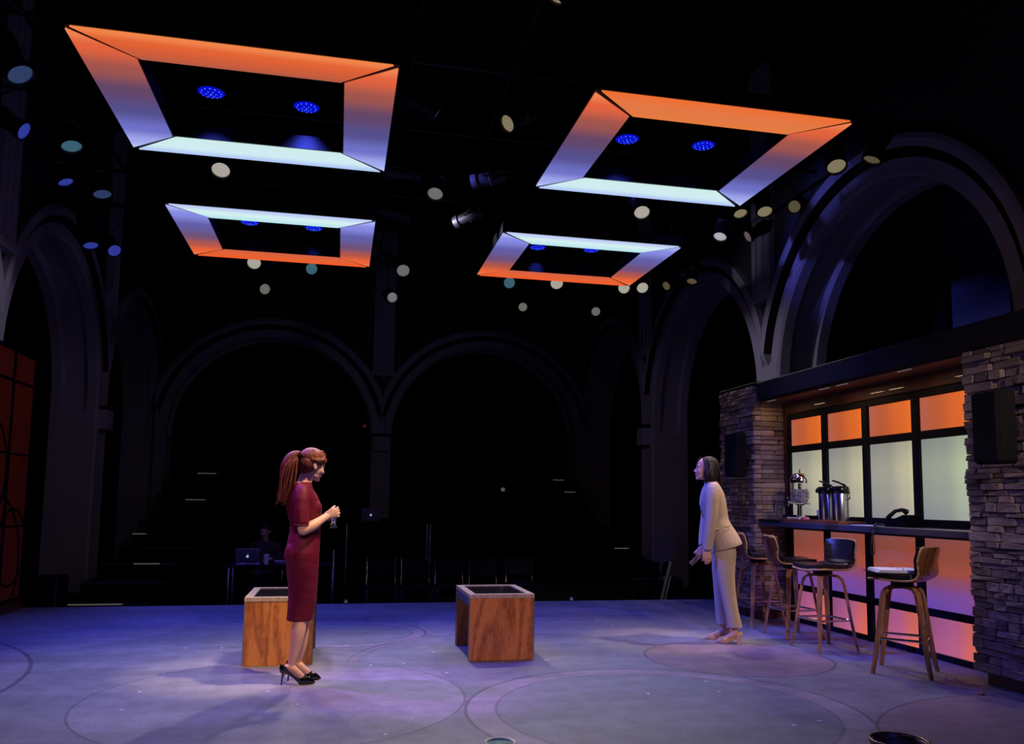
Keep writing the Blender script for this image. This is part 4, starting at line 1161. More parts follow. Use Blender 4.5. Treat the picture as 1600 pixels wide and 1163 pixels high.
def work_table(label, x0, x1, y, ztop, zfloor, d=0.6):
    t = thing('work_table', label, 'table', ((x0 + x1) / 2, y, zfloor))
    hx = (x1 - x0) / 2; h = ztop - zfloor
    MB().box((-hx, -d / 2, h - 0.03), (hx, d / 2, h), 0.005).build('top', 'black', t)
    for sx in (-1, 1):
        for sy in (-1, 1):
            lg = MB().cyl((sx * (hx - 0.06), sy * (d / 2 - 0.06), 0.03), (sx * (hx - 0.06), sy * (d / 2 - 0.06), h - 0.03), 0.018, n=10).build('leg', 'steel', t, 'auto')
            MB().lathe([(0.03, 0), (0.032, 0.012), (0.02, 0.032)], 12, (sx * (hx - 0.06), sy * (d / 2 - 0.06), 0)).build('foot', 'nosing', lg, 'auto')
    return t
work_table('black work table with steel legs just beyond the stage edge', -1.46, 0.02, 11.85, 0.40, HZ)
work_table('black work table on the seating platform carrying the farther laptop', 0.1, 1.6, 14.1, 0.93, -0.05, 0.6)
def laptop(label, x, y, z, w_=0.32):
    t = thing('laptop', label, 'laptop', (x, y, z))
    MB().box((-w_ / 2, -0.02, 0), (w_ / 2, 0.20, 0.014), 0.004).build('keyboard_deck', 'laptop_grey', t)
    R_ = Matrix.Translation((0, -0.022, 0.016)) @ Matrix.Rotation(math.radians(14), 4, 'X')
    ld = MB().box((-w_ / 2, -0.007, 0), (w_ / 2, 0.0, 0.21), 0.003, R_).build('lid', 'laptop_grey', t)
    mb = MB()
    pts = []
    for k in range(22):
        a = 2 * PI * k / 22
        r = 0.019 * (1 - 0.14 * max(0, math.cos(a - PI / 2)) ** 6 - 0.10 * max(0, math.cos(a + PI / 2)) ** 8)
        xx, zz = r * math.cos(a), r * 1.06 * math.sin(a)
        if abs(a) < 0.5 or abs(a - 2 * PI) < 0.5: xx -= 0.006          # bite
        pts.append((xx, zz + 0.10))
    mb.prism(pts, 1, -0.0092, -0.0072)
    mb.prism([(0.001, 0.122), (0.007, 0.125), (0.010, 0.133), (0.004, 0.130)], 1, -0.0092, -0.0072)
    mb.v = [R_ @ v for v in mb.v]
    mb.build('lid_logo', 'logo_light', ld)
    return t
laptop('open grey laptop with a small lit logo on the work table behind the stage', -1.17, 11.72, 0.40)
laptop('open grey laptop with a small lit logo on the platform table farther back', 0.55, 13.98, 0.93)
t = thing('paper_cup', 'white paper cup beside the laptop on the work table', 'cup', (-0.93, 11.72, 0.40))
MB().lathe([(0.028, 0), (0.038, 0.125), (0.041, 0.128), (0.041, 0.134), (0.001, 0.135)], 16).build('cup_body', 'white_paper', t, 'auto')
tag(MB().box((-0.12, -0.08, 0), (0.12, 0.08, 0.05), 0.006).build('paper_stack', 'nosing', None, False, (-0.70, 11.78, 0.40), (0, 0, 0.1)), 'low grey stack of papers beside the white cup on the work table', 'papers')
t = thing('light_stand', 'thin metal stand post behind the woman in the dress', 'stand', (-0.03, 11.50, HZ))
MB().cyl((0, 0, 0.02), (0, 0, 0.98), 0.014, n=10).build('post', 'steel', t, 'auto')
for a in range(3):
    MB().cyl((0, 0, 0.18), (0.22 * math.cos(a * 2.1 + .4), 0.22 * math.sin(a * 2.1 + .4), 0.008), 0.008, n=6).build('leg', 'black_metal', t)

def stack_chair(label, x, y, zf, rz=0.0):
    t = thing('stacking_chair', label, 'chair', (x, y, zf), rz, 'dark chairs beyond the stage')
    MB().box((-0.22, -0.21, 0.43), (0.22, 0.21, 0.46), 0.012).build('seat', 'black', t)
    MB().box((-0.21, 0.205, 0.58), (0.21, 0.225, 0.84), 0.010, Matrix.Rotation(math.radians(-6), 4, 'X')).build('backrest', 'black', t)
    for sx in (-1, 1):
        MB().cyl((sx * 0.21, -0.19, 0), (sx * 0.205, -0.18, 0.43), 0.010, n=8).build('leg', 'chrome', t, 'auto')
        MB().tube([(sx * 0.21, 0.24, 0), (sx * 0.205, 0.20, 0.43), (sx * 0.20, 0.235, 0.60), (sx * 0.20, 0.30, 0.84)], 0.010, 8).build('leg', 'chrome', t, 'auto')
    return t
for k, x in enumerate((0.64, 1.13, 1.62, 2.12)):
    stack_chair('black stacking chair with thin chrome legs in the row beyond the stage', x, 11.75, HZ)
stack_chair('black stacking chair standing apart from the row beyond the stage', 2.72, 12.0, HZ)

# leaning folded chair by the right pier, crate by the left pier
t = thing('folded_chair', 'folded grey chair leaning against the pier on the right', 'chair', (4.60, 11.5, HZ), math.radians(-12))
Rt = Matrix.Rotation(math.radians(14), 4, 'Y')
for y in (-0.2, 0.2):
    mb = MB().box((-0.02, y - 0.014, 0.0), (0.02, y + 0.014, 0.86), 0.006, Rt); mb.build('leg', 'nosing', t)
    mb = MB().box((0.035, y - 0.012, 0.02), (0.065, y + 0.012, 0.66), 0.006, Rt); mb.build('leg', 'nosing', t)
MB().box((-0.018, -0.186, 0.62), (0.018, 0.186, 0.84), 0.008, Rt).build('backrest', 'black', t)
MB().box((-0.018, -0.186, 0.22), (0.018, 0.186, 0.56), 0.008, Rt).build('seat', 'black', t)
t = thing('equipment_crate', 'black equipment crate with pale metal edges by the left pier', 'crate', (-3.62, 11.55, HZ))
MB().box((-0.21, -0.25, 0.0), (0.21, 0.25, 0.64), 0.006).build('box', 'black', t)
for sx in (-1, 1):
    MB().box((sx * 0.215 - 0.008, -0.258, 0.0), (sx * 0.215 + 0.008, -0.244, 0.645)).build('edge_strip', 'nosing', t)
# little round lamps at the rear stage edge
for x in (0.14, 3.05):
    t = thing('edge_lamp', 'small round marker lamp at the rear edge of the stage', 'lamp', (x, 10.50, 0), 0, 'rear edge marker lamps')
    MB().tube([(0.026 * math.cos(a * PI / 10), 0, 0.032 + 0.026 * math.sin(a * PI / 10)) for a in range(20)], 0.006, 8, True).build('ring', 'nosing', t, True)
    MB().ell((0, -0.002, 0.032), (0.014, 0.008, 0.014), 10, 8).build('bulb', 'step_lamp', t, True)
p = at(570, 665, 1, 20.0)
tag(MB().box((-0.03, -0.02, -0.03), (0.03, 0.02, 0.03), 0.008).build('indicator_lamp', 'exit_red', None, False, (p.x, 20.15, p.z)), 'tiny red indicator lamp on the central rear pier', 'lamp')
p = at(790, 765, 1, 17.3)
t = thing('control_screen', 'tiny grey lit screen far back in the dark seating', 'screen', (p.x, 17.6, 0.85))
MB().box((-0.05, -0.01, 0.0), (0.05, 0.01, p.z - 0.85 - 0.04)).build('stand', 'black', t)
MB().box((-0.04, -0.022, p.z - 0.85 - 0.04), (0.04, -0.011, p.z - 0.85 + 0.04), 0.004).build('display', 'step_lamp', t)

# ================================================================== PEOPLE
def spl(rows, k=5):
    """Catmull-Rom through rows of numbers"""
    out = []; n = len(rows)
    for i in range(n - 1):
        p0 = rows[max(i - 1, 0)]; p1 = rows[i]; p2 = rows[i + 1]; p3 = rows[min(i + 2, n - 1)]
        for q in range(k):
            u = q / k
            out.append(tuple(0.5 * (2 * b + (c - a) * u + (2 * a - 5 * b + 4 * c - d) * u * u + (3 * b - a - 3 * c + d) * u ** 3) for a, b, c, d in zip(p0, p1, p2, p3)))
    out.append(tuple(rows[-1]))
    return out
def stube(mb, pts, r, n=10, ry=None, up=(0, 0, 1), k=5):
    ry = ry or r
    rows = spl([tuple(p) + (a, b) for p, a, b in zip(pts, r, ry)], k)
    return mb.tube([q[:3] for q in rows], [max(q[3], 0.0008) for q in rows], n, ry=[max(q[4], 0.0008) for q in rows], up=up)
def rings(mb, secs, n=22, expo=2.2):
    """stacked elliptical sections: (x, y, z, half depth, half width[, tilt of the section about y])"""
    rr = []
    secs = spl([tuple(q) + (0.0,) * (6 - len(q)) for q in secs], 4)
    for s in secs:
        x, y, z, a, b = s[:5]; tl = s[5] if len(s) > 5 else 0.0
        ring = []
        for j in range(n):
            th = 2 * PI * j / n
            c, s_ = math.cos(th), math.sin(th)
            e = 2.0 / expo
            px = a * math.copysign(abs(c) ** e, c); py = b * math.copysign(abs(s_) ** e, s_)
            ring.append(Vector((x + px, y + py, z + px * tl)))
        rr.append(ring)
    return mb.loft(rr)
def limb(mb, pts, n=14, ends=True):
    """pts: (x,y,z,r[,r2]) with rounded ends"""
    pts = spl([tuple(p) + ((p[3],) if len(p) < 5 else ()) for p in pts], 4)
    P = [Vector(p[:3]) for p in pts]
    mb.tube(P, [p[3] for p in pts], n, ry=[p[4] for p in pts], up=(0, 1, 0.01))
    for p in ((pts[0], pts[-1]) if ends else (pts[0],)): mb.ell(p[:3], min(p[3], p[4] if len(p) > 4 else p[3]) * 0.98, 10, 8)
    return mb
def head(mb, M, s=1.0):
    def E_(c, r, R=None):
        MM = M.to_3x3() @ (R if R is not None else Matrix.Identity(3))
        mb.ell(M @ (Vector(c) * s), [q * s for q in r], 20, 14, MM)
    E_((-0.012, 0, 0.030), (0.097, 0.073, 0.086))
    E_((0.036, 0, -0.018), (0.056, 0.058, 0.082))
    E_((0.030, 0, -0.070), (0.050, 0.047, 0.040))
    E_((0.066, 0, -0.096), (0.020, 0.021, 0.017))
    E_((0.072, 0, 0.020), (0.016, 0.050, 0.016))
    for sy in (-1, 1):
        E_((0.058, sy * 0.034, -0.030), (0.026, 0.022, 0.028))
        E_((0.088, sy * 0.009, -0.038), (0.010, 0.008, 0.007))
        E_((-0.006, sy * 0.073, -0.012), (0.021, 0.008, 0.031), Matrix.Rotation(sy * -0.25, 3, 'Z') @ Matrix.Rotation(-0.2, 3, 'Y'))
    a = M @ Vector((0.080 * s, 0, 0.006 * s)); b = M @ Vector((0.090 * s, 0, -0.016 * s)); c = M @ Vector((0.100 * s, 0, -0.033 * s))
    mb.tube([a, b, c], [0.009 * s, 0.0095 * s, 0.0105 * s], 10); mb.ell(c, 0.0105 * s, 10, 8)
    E_((0.080, 0, -0.058), (0.012, 0.020, 0.008)); E_((0.079, 0, -0.070), (0.012, 0.018, 0.008))
def face_parts(parent, M, s=1.0, smile=0.0):
    R3 = M.to_3x3()
    f = MB()
    for sy in (-1, 1):
        mb = MB().ell(M @ (Vector((0.0735, sy * 0.031, 0.000)) * s), [q * s for q in (0.011, 0.0140, 0.0075)], 12, 8, R3); e = mb.build('eye', 'eye_white', parent, True)
        MB().ell(M @ (Vector((0.0812, sy * 0.031, 0.000)) * s), [q * s for q in (0.0042, 0.0072, 0.0072)], 10, 8, R3).build('iris', 'iris', e, True)
        MB().tube([M @ (Vector(q) * s) for q in ((0.086, sy * 0.014, 0.022), (0.083, sy * 0.032, 0.027), (0.070, sy * 0.049, 0.021))], [0.003 * s, 0.003 * s, 0.0015 * s], 8).build('eyebrow', 'brow', parent, True)
        MB().tube([M @ (Vector(q) * s) for q in ((0.0825, sy * 0.018, 0.005), (0.0845, sy * 0.031, 0.0075), (0.0755, sy * 0.044, 0.004))], 0.0018 * s, 6).build('eyelash', 'brow', parent, True)
    mb = MB()
    for z, r in ((-0.0575, 0.0055), (-0.070, 0.0065)):
        mb.tube([M @ (Vector(q) * s) for q in ((0.070, -0.023, z + smile), (0.086, -0.010, z), (0.0895, 0, z), (0.086, 0.010, z), (0.070, 0.023, z + smile))], [0.0015 * s, r * s * .8, r * s * .8, r * s * .8, 0.0015 * s], 8)
    mb.build('lips', 'lips', parent, True)
def hand(mb, wrist, d, n, side, curls, s=1.0, spread=0.06, thumb=(0.55, 0.6)):
    """palm and five fingers; d = towards the knuckles, n = palm normal, side = +1 when the thumb lies on +cross(d,n)"""
    W = Vector(wrist); d = Vector(d).normalized(); n = Vector(n); n = (n - d * n.dot(d)).normalized(); b = d.cross(n) * side
    rr = []
    for u, hw, ht in ((0.0, 0.024, 0.019), (0.025, 0.030, 0.017), (0.055, 0.037, 0.015), (0.080, 0.038, 0.013), (0.092, 0.036, 0.011)):
        c = W + d * u * s
        rr.append([c + b * (hw * s * math.cos(2 * PI * j / 12)) + n * (ht * s * math.sin(2 * PI * j / 12)) for j in range(12)])
    mb.loft(rr)
    for k in range(4):
        off = (0.0285 - 0.019 * k) * s
        base = W + d * (0.084 - (0.004 if k == 3 else 0)) * s + b * off
        ln = (0.068, 0.076, 0.072, 0.056)[k] * s
        dirv = (d + b * spread * (1.5 - k)).normalized()
        pts = [base]; ang = 0; c = curls[k] if hasattr(curls, '__len__') else curls
        for seg, fr in ((0, 0.45), (1, 0.31), (2, 0.24)):
            ang += c * (0.75, 1.0, 0.7)[seg]
            pts.append(pts[-1] + (dirv * math.cos(ang) + n * math.sin(ang)) * ln * fr)
        r0 = 0.0088 * s if k < 3 else 0.0078 * s
        mb.tube(pts, [r0 * 1.05, r0, r0 * 0.92, r0 * 0.78], 10, up=b); mb.ell(pts[-1], r0 * 0.78, 8, 6)
        mb.ell(pts[0], r0 * 1.05, 8, 6)
    # thumb leaves the side of the palm near its base
    base = W + d * 0.022 * s + b * 0.026 * s
    a0, c0 = thumb
    t1 = (d * math.cos(a0) + b * math.sin(a0)).normalized()
    p1 = base + t1 * 0.040 * s
    t2 = (t1 * math.cos(c0) + n * math.sin(c0)); t2 = (t2 + d * 0.25).normalized()
    p2 = p1 + t2 * 0.030 * s; p3 = p2 + (t2 + n * 0.2).normalized() * 0.022 * s
    mb.tube([base, p1, p2, p3], [0.014 * s, 0.0115 * s, 0.0105 * s, 0.0085 * s], 10, up=n); mb.ell(p3, 0.0085 * s, 8, 6); mb.ell(base, 0.014 * s, 8, 6)

# ---------------- the woman in the dark red dress ----------------
w1 = thing('person', 'woman in a dark red knee-length dress with a red ponytail, holding a glass', 'person', (-0.247, 6.13, 0), math.radians(3))
HM = Matrix.Translation((0.056, 0.008, 1.545)) @ Matrix.Rotation(math.radians(24), 4, 'Z') @ Matrix.Rotation(math.radians(12), 4, 'Y')
mb = MB()
head(mb, HM, 0.97)
limb(mb, [(0.000, 0, 1.38, 0.062, 0.055), (0.010, 0.0, 1.43, 0.050, 0.048), (0.033, 0.003, 1.50, 0.050, 0.047)])
rings(mb, [(-0.005, 0, 0.78, 0.09, 0.13), (0.0, 0, 0.90, 0.105, 0.165), (0.015, 0, 1.08, 0.085, 0.115), (0.012, 0, 1.16, 0.09, 0.12), (0.008, 0, 1.24, 0.100, 0.135), (-0.004, 0, 1.33, 0.085, 0.14), (-0.008, 0, 1.375, 0.05, 0.10), (-0.003, 0, 1.42, 0.045, 0.06)])
# right arm (towards the camera) and left arm, both hands on the glass
limb(mb, [(-0.010, -0.150, 1.340, 0.042), (-0.008, -0.185, 1.24, 0.043), (0.004, -0.200, 1.085, 0.037)])
limb(mb, [(0.004, -0.200, 1.080, 0.037), (0.070, -0.175, 1.112, 0.037), (0.125, -0.128, 1.148, 0.029), (0.170, -0.092, 1.176, 0.0235, 0.019)])
limb(mb, [(-0.010, 0.150, 1.340, 0.042), (0.000, 0.185, 1.24, 0.043), (0.015, 0.190, 1.095, 0.037)])
limb(mb, [(0.015, 0.190, 1.090, 0.037), (0.075, 0.150, 1.118, 0.036), (0.118, 0.082, 1.148, 0.029), (0.152, 0.040, 1.166, 0.0235, 0.019)])
GX, GY, GZ = 0.220, -0.024, 1.088
hand(mb, (0.165, -0.088, 1.172), (0.80, 0.16, 0.30), (-0.12, 1.0, 0.05), 1, (0.72, 0.74, 0.76, 0.80), 0.92, 0.12, (0.40, 0.75))
hand(mb, (0.148, 0.036, 1.164), (0.90, -0.04, 0.14), (0.05, -1.0, 0.05), -1, (0.80, 0.82, 0.84, 0.88), 0.92, 0.12, (0.45, 0.75))
# legs in high heels
for sy, dx in ((-1, 0.028), (1, 0.072)):
    y = 0.062 * sy
    limb(mb, [(0.005, y * 1.0, 0.80, 0.064), (0.012, y * 0.95, 0.62, 0.055), (0.006 + dx * .3, y, 0.48, 0.046), (-0.014 + dx * .6, y, 0.36, 0.049), (-0.042 + dx, y, 0.24, 0.036), (-0.064 + dx, y, 0.145, 0.0265), (-0.078 + dx, y, 0.118, 0.028)])
    limb(mb, [(-0.096 + dx, y, 0.120, 0.023), (-0.060 + dx, y, 0.112, 0.028), (-0.012 + dx, y * 1.05, 0.068, 0.026, 0.020), (0.036 + dx, y * 1.08, 0.024, 0.028, 0.012), (0.070 + dx, y * 1.05, 0.018, 0.016, 0.008)])
body1 = blob(mb, 'body', 'skin_fair', w1, 0.0042, 3, 0.5)
face_parts(w1, HM, 0.97, 0.004)
# dress
mb = MB()
rings(mb, [(0.006, 0, 0.435, 0.090, 0.112), (0.010, 0, 0.47, 0.092, 0.115), (0.018, 0, 0.55, 0.096, 0.124), (0.022, 0, 0.65, 0.102, 0.140), (0.016, 0, 0.78, 0.112, 0.166), (0.010, 0, 0.90, 0.120, 0.182), (0.016, 0, 0.98, 0.116, 0.168), (0.024, 0, 1.075, 0.108, 0.138), (0.022, 0, 1.12, 0.107, 0.132), (0.014, 0, 1.20, 0.122, 0.142), (0.006, 0, 1.25, 0.124, 0.150), (-0.004, 0, 1.32, 0.106, 0.166), (-0.009, 0, 1.372, 0.078, 0.158), (-0.010, 0, 1.405, 0.070, 0.122), (-0.006, 0, 1.420, 0.056, 0.076)], 26)
mb.ell((0.075, -0.062, 1.235), (0.060, 0.062, 0.060)); mb.ell((0.075, 0.062, 1.235), (0.060, 0.062, 0.060))
mb.ell((-0.055, -0.075, 0.90), (0.062, 0.085, 0.095)); mb.ell((-0.055, 0.075, 0.90), (0.062, 0.085, 0.095))
for sy in (-1, 1):
    limb(mb, [(-0.010, sy * 0.145, 1.350, 0.056), (-0.009, sy * 0.172, 1.30, 0.056), (-0.006, sy * 0.192, 1.20, 0.052), (-0.001 + (0.012 if sy > 0 else 0), sy * 0.199, 1.118, 0.048)], 16, False)
dr = blob(mb, 'dress', 'dress', w1, 0.0055, 10, 0.5)
# waist seam and cuffs
mb = MB()
for z, c, a, b, r in ((1.088, 0.0235, 0.1085, 0.1375, 0.0035),):
    mb.tube([(c + a * math.cos(q * PI / 20), b * math.sin(q * PI / 20), z) for q in range(40)], r, 6, True)
mb.build('waist_seam', 'dress', dr, True)
mb = MB()
mb.tube([(-0.003 + 0.048 * math.cos(q * PI / 12), -0.199 + 0.048 * math.sin(q * PI / 12), 1.118) for q in range(24)], 0.005, 6, True)
mb.build('cuff', 'dress', dr, True)
# hair
def HP(x, y, z, M=HM, s=0.97): return M @ (Vector((x, y, z)) * s)
mb = MB(); H3 = HM.to_3x3()
mb.ell(HP(-0.012, 0, 0.046), (0.098, 0.080, 0.082), 20, 14, H3)
mb.ell(HP(-0.046, 0, -0.002), (0.066, 0.075, 0.080), 20, 14, H3)
for sy in (-1, 1):
    mb.tube([HP(0.060, sy * 0.045, 0.072), HP(0.045, sy * 0.066, 0.045), HP(0.005, sy * 0.076, 0.030), HP(-0.05, sy * 0.06, 0.03)], [0.014, 0.018, 0.02, 0.02], 10)
mb.tube([HP(0.030, -0.03, 0.118), HP(0.062, -0.03, 0.088), HP(0.080, -0.045, 0.052), HP(0.070, -0.062, 0.030)], [0.014, 0.016, 0.012, 0.005], 10)
mb.tube([HP(0.030, 0.03, 0.118), HP(0.062, 0.03, 0.088), HP(0.080, 0.045, 0.052), HP(0.070, 0.062, 0.030)], [0.014, 0.016, 0.012, 0.005], 10)
hr = blob(mb, 'hair', 'hair_red', w1, 0.0042, 3, 0.5)
tie = HP(-0.105, 0, 0.045)
MB().tube([tie + Vector((0.006 * 0, 0, 0)) + Vector((-0.010 + 0.002, 0.024 * math.cos(q * PI / 8), 0.026 * math.sin(q * PI / 8))) for q in range(16)], 0.010, 8, True).build('hair_tie', 'black', hr, True)
mb = MB()
stube(mb, [tie + Vector(v) for v in ((0.014, 0, -0.002), (-0.022, 0, 0.010), (-0.060, 0, -0.018), (-0.080, 0, -0.080), (-0.086, 0, -0.160), (-0.096, 0, -0.235), (-0.112, 0, -0.295), (-0.140, 0, -0.330))],
        [0.018, 0.028, 0.046, 0.060, 0.058, 0.046, 0.030, 0.008], 16, ry=[0.016, 0.024, 0.034, 0.042, 0.042, 0.036, 0.022, 0.006], up=(0, 1, 0))
rs = random.Random(5)
for k in range(34):
    a = rs.uniform(-1, 1); q = rs.uniform(-1, 1)
    e = rs.uniform(-0.025, 0.025)
    stube(mb, [tie + Vector(v) for v in ((-0.02, a * 0.012, 0.004), (-0.058 + q * 0.030, a * 0.034, -0.05), (-0.082 + q * 0.050, a * 0.040, -0.14), (-0.092 + q * 0.046, a * 0.034, -0.22 + e), (-0.112 + q * 0.036, a * 0.022, -0.295 + e * 1.4), (-0.142 + q * 0.024, a * 0.014, -0.325 + e * 1.4))],
            [0.006, 0.010, 0.010, 0.009, 0.006, 0.0012], 6, k=4)
mb.build('ponytail', 'hair_red', hr, True)
# pumps
def pump(parent, dx, y, m, heel_h, s=1.0, block=False, ornament=True):
    mb = MB()
    limb(mb, [(-0.106 + dx, y, heel_h + 0.016, 0.031, 0.030), (-0.064 + dx, y, heel_h + 0.004, 0.034, 0.015), (-0.012 + dx, y * 1.05, heel_h * 0.54 + 0.006, 0.034, 0.014), (0.022 + dx, y * 1.08, 0.026, 0.038, 0.022), (0.052 + dx, y * 1.06, 0.022, 0.033, 0.022), (0.082 + dx, y * 1.04, 0.015, 0.018, 0.014), (0.100 + dx, y * 1.03, 0.011, 0.006, 0.006)], 14)
    mb.tube([(-0.124 + dx, y, heel_h - 0.006), (-0.122 + dx, y, heel_h + 0.018), (-0.112 + dx, y, heel_h + 0.046)], [0.018, 0.022, 0.018], 12, ry=[0.018, 0.026, 0.030], up=(1, 0, 0))
    sh = blob(mb, 'shoe', m, parent, 0.0035, 2, 0.5)
    hb = MB()
    if block: hb.loft([[Vector((x, y + yy, z)) for x, yy in ((-0.134 + dx + k, -w_), (-0.088 + dx - k, -w_), (-0.088 + dx - k, w_), (-0.134 + dx + k, w_))] for z, k, w_ in ((0.0, 0.006, 0.020), (heel_h * 0.6, 0.004, 0.021), (heel_h + 0.006, -0.002, 0.024))])
    else: hb.tube([(-0.128 + dx, y, 0.0), (-0.124 + dx, y, heel_h * 0.55), (-0.112 + dx, y, heel_h + 0.006)], [0.0055, 0.0065, 0.020], 10, up=(1, 0, 0))
    hb.build('heel', m, sh, 'auto')
    if ornament:
        MB().box((0.040 + dx, y * 1.06 - 0.020, 0.032), (0.062 + dx, y * 1.06 + 0.020, 0.041), 0.004, ).build('bow', m, sh)
        MB().tube([(-0.130 + dx, y - 0.016, heel_h - 0.010), (-0.100 + dx, y - 0.027, heel_h - 0.012)], 0.0025, 6).build('trim', 'gold', sh)
    return sh
pump(w1, 0.028, -0.062, 'pump_black', 0.090)
pump(w1, 0.072, 0.062, 'pump_black', 0.090)
# the glass she holds
ca, sa = math.cos(math.radians(3)), math.sin(math.radians(3))
gw = (-0.247 + GX * ca - GY * sa, 6.13 + GX * sa + GY * ca, GZ)
t = thing('drinking_tumbler', 'tall clear tumbler of dark drink held in the woman\'s hands', 'glass', gw)
MB().lathe([(0.024, 0.0), (0.026, 0.003), (0.038, 0.158), (0.0355, 0.158), (0.024, 0.014), (0.001, 0.012)], 24).build('glass_wall', 'glass', t, True)
MB().lathe([(0.001, 0.0145), (0.0232, 0.0145), (0.0325, 0.120), (0.001, 0.1205)], 20).build('drink', 'top_glass', t, 'auto')

# ---------------- the woman in the beige suit ----------------
w2 = thing('person', 'woman in a beige trouser suit with shoulder-length dark hair, leaning forward', 'person', (3.650, 7.33, 0), math.radians(157))
HM2 = Matrix.Translation((0.166, 0, 1.638)) @ Matrix.Rotation(math.radians(8), 4, 'Z') @ Matrix.Rotation(math.radians(-7), 4, 'Y')
mb = MB()
head(mb, HM2, 1.0)
limb(mb, [(0.108, 0, 1.46, 0.062, 0.056), (0.122, 0, 1.52, 0.052, 0.050), (0.146, 0, 1.60, 0.050, 0.048)])
rings(mb, [(0.0, 0, 0.80, 0.09, 0.13), (0.005, 0, 0.90, 0.10, 0.155), (0.065, 0, 1.14, 0.085, 0.115), (0.09, 0, 1.28, 0.10, 0.14), (0.10, 0, 1.40, 0.09, 0.165), (0.105, 0, 1.47, 0.06, 0.15), (0.11, 0, 1.51, 0.045, 0.06)])
limb(mb, [(0.100, 0.165, 1.445, 0.046), (0.128, 0.195, 1.15, 0.036), (0.150, 0.188, 1.00, 0.034), (0.168, 0.165, 0.870, 0.0235, 0.020)])
limb(mb, [(0.100, -0.165, 1.445, 0.046), (0.155, -0.195, 1.16, 0.036), (0.178, -0.160, 1.02, 0.034), (0.192, -0.105, 0.885, 0.0235, 0.020)])
hand(mb, (0.168, 0.163, 0.876), (-0.12, -0.05, -1.0), (0.10, -1.0, 0.05), -1, (0.34, 0.38, 0.42, 0.46), 1.0, 0.0, (0.32, 0.35))
hand(mb, (0.194, -0.102, 0.890), (0.30, 0.10, -0.95), (0.35, 0.93, 0.10), 1, (0.95, 1.0, 1.05, 1.1), 0.98, 0.0, (0.4, 0.9))
LEG2 = {1: [(0.0, 0.085, 0.84), (-0.005, 0.088, 0.64), (-0.026, 0.085, 0.46), (-0.054, 0.085, 0.30), (-0.078, 0.085, 0.150), (-0.086, 0.085, 0.100)],
        -1: [(0.012, -0.085, 0.84), (0.030, -0.085, 0.64), (0.030, -0.082, 0.46), (0.024, -0.08, 0.30), (0.014, -0.08, 0.150), (0.008, -0.08, 0.100)]}
for sy in (1, -1):
    L_ = LEG2[sy]
    limb(mb, [tuple(L_[0]) + (0.085,), tuple(L_[1]) + (0.068,), tuple(L_[2]) + (0.052,), tuple(L_[3]) + (0.050,), tuple(L_[4]) + (0.029,), tuple(L_[5]) + (0.028,)])
    ax, y = L_[5][0] + 0.086, L_[5][1]
    ax -= 0.008
    limb(mb, [(-0.096 + ax, y, 0.092, 0.023), (-0.060 + ax, y, 0.082, 0.029), (-0.012 + ax, y, 0.052, 0.027, 0.021), (0.036 + ax, y, 0.024, 0.028, 0.012), (0.070 + ax, y, 0.018, 0.016, 0.008)])
body2 = blob(mb, 'body', 'skin_tan', w2, 0.0042, 3, 0.5)
face_parts(w2, HM2, 1.0, 0.0)
# trousers
mb = MB()
rings(mb, [(0.008, 0, 0.80, 0.100, 0.160), (0.006, 0, 0.86, 0.116, 0.172), (0.006, 0, 0.92, 0.116, 0.168), (0.030, 0, 1.02, 0.100, 0.140)], 24)
for sy, secs in ((1, [(0.0, 0.085, 0.86, 0.110, 0.085), (0.0, 0.088, 0.76, 0.102, 0.083), (-0.006, 0.088, 0.64, 0.086, 0.076), (-0.028, 0.086, 0.46, 0.071, 0.066), (-0.056, 0.086, 0.30, 0.066, 0.062), (-0.076, 0.086, 0.20, 0.068, 0.064), (-0.086, 0.086, 0.148, 0.070, 0.066)]),
                 (-1, [(0.012, -0.085, 0.86, 0.110, 0.085), (0.016, -0.086, 0.76, 0.100, 0.083), (0.026, -0.085, 0.64, 0.084, 0.076), (0.027, -0.082, 0.46, 0.071, 0.066), (0.022, -0.08, 0.30, 0.066, 0.062), (0.012, -0.08, 0.20, 0.067, 0.063), (0.006, -0.08, 0.150, 0.069, 0.065)])):
    rings(mb, secs, 18)
blob(mb, 'trousers', 'suit', w2, 0.0055, 6, 0.5)
# jacket
mb = MB()
rings(mb, [(-0.022, 0, 0.880, 0.150, 0.196, -0.30), (-0.012, 0, 0.93, 0.144, 0.190, -0.26), (0.010, 0, 1.00, 0.134, 0.174, -0.20), (0.040, 0, 1.075, 0.122, 0.154, -0.12), (0.066, 0, 1.15, 0.114, 0.142, -0.06), (0.086, 0, 1.24, 0.122, 0.154), (0.098, 0, 1.32, 0.124, 0.166), (0.104, 0, 1.40, 0.112, 0.180), (0.105, 0, 1.455, 0.088, 0.176), (0.107, 0, 1.492, 0.070, 0.140), (0.112, 0, 1.522, 0.062, 0.092)], 26)
mb.ell((0.165, 0.062, 1.33), (0.060, 0.062, 0.070)); mb.ell((0.165, -0.062, 1.33), (0.060, 0.062, 0.070))
limb(mb, [(0.102, 0.162, 1.440, 0.066), (0.110, 0.186, 1.36, 0.066), (0.124, 0.204, 1.18, 0.058), (0.146, 0.196, 1.02, 0.053), (0.166, 0.170, 0.875, 0.047)], 16, False)
limb(mb, [(0.102, -0.162, 1.440, 0.066), (0.122, -0.186, 1.36, 0.066), (0.150, -0.202, 1.18, 0.058), (0.176, -0.165, 1.02, 0.053), (0.191, -0.112, 0.890, 0.047)], 16, False)
jk = blob(mb, 'jacket', 'suit', w2, 0.0055, 8, 0.5)
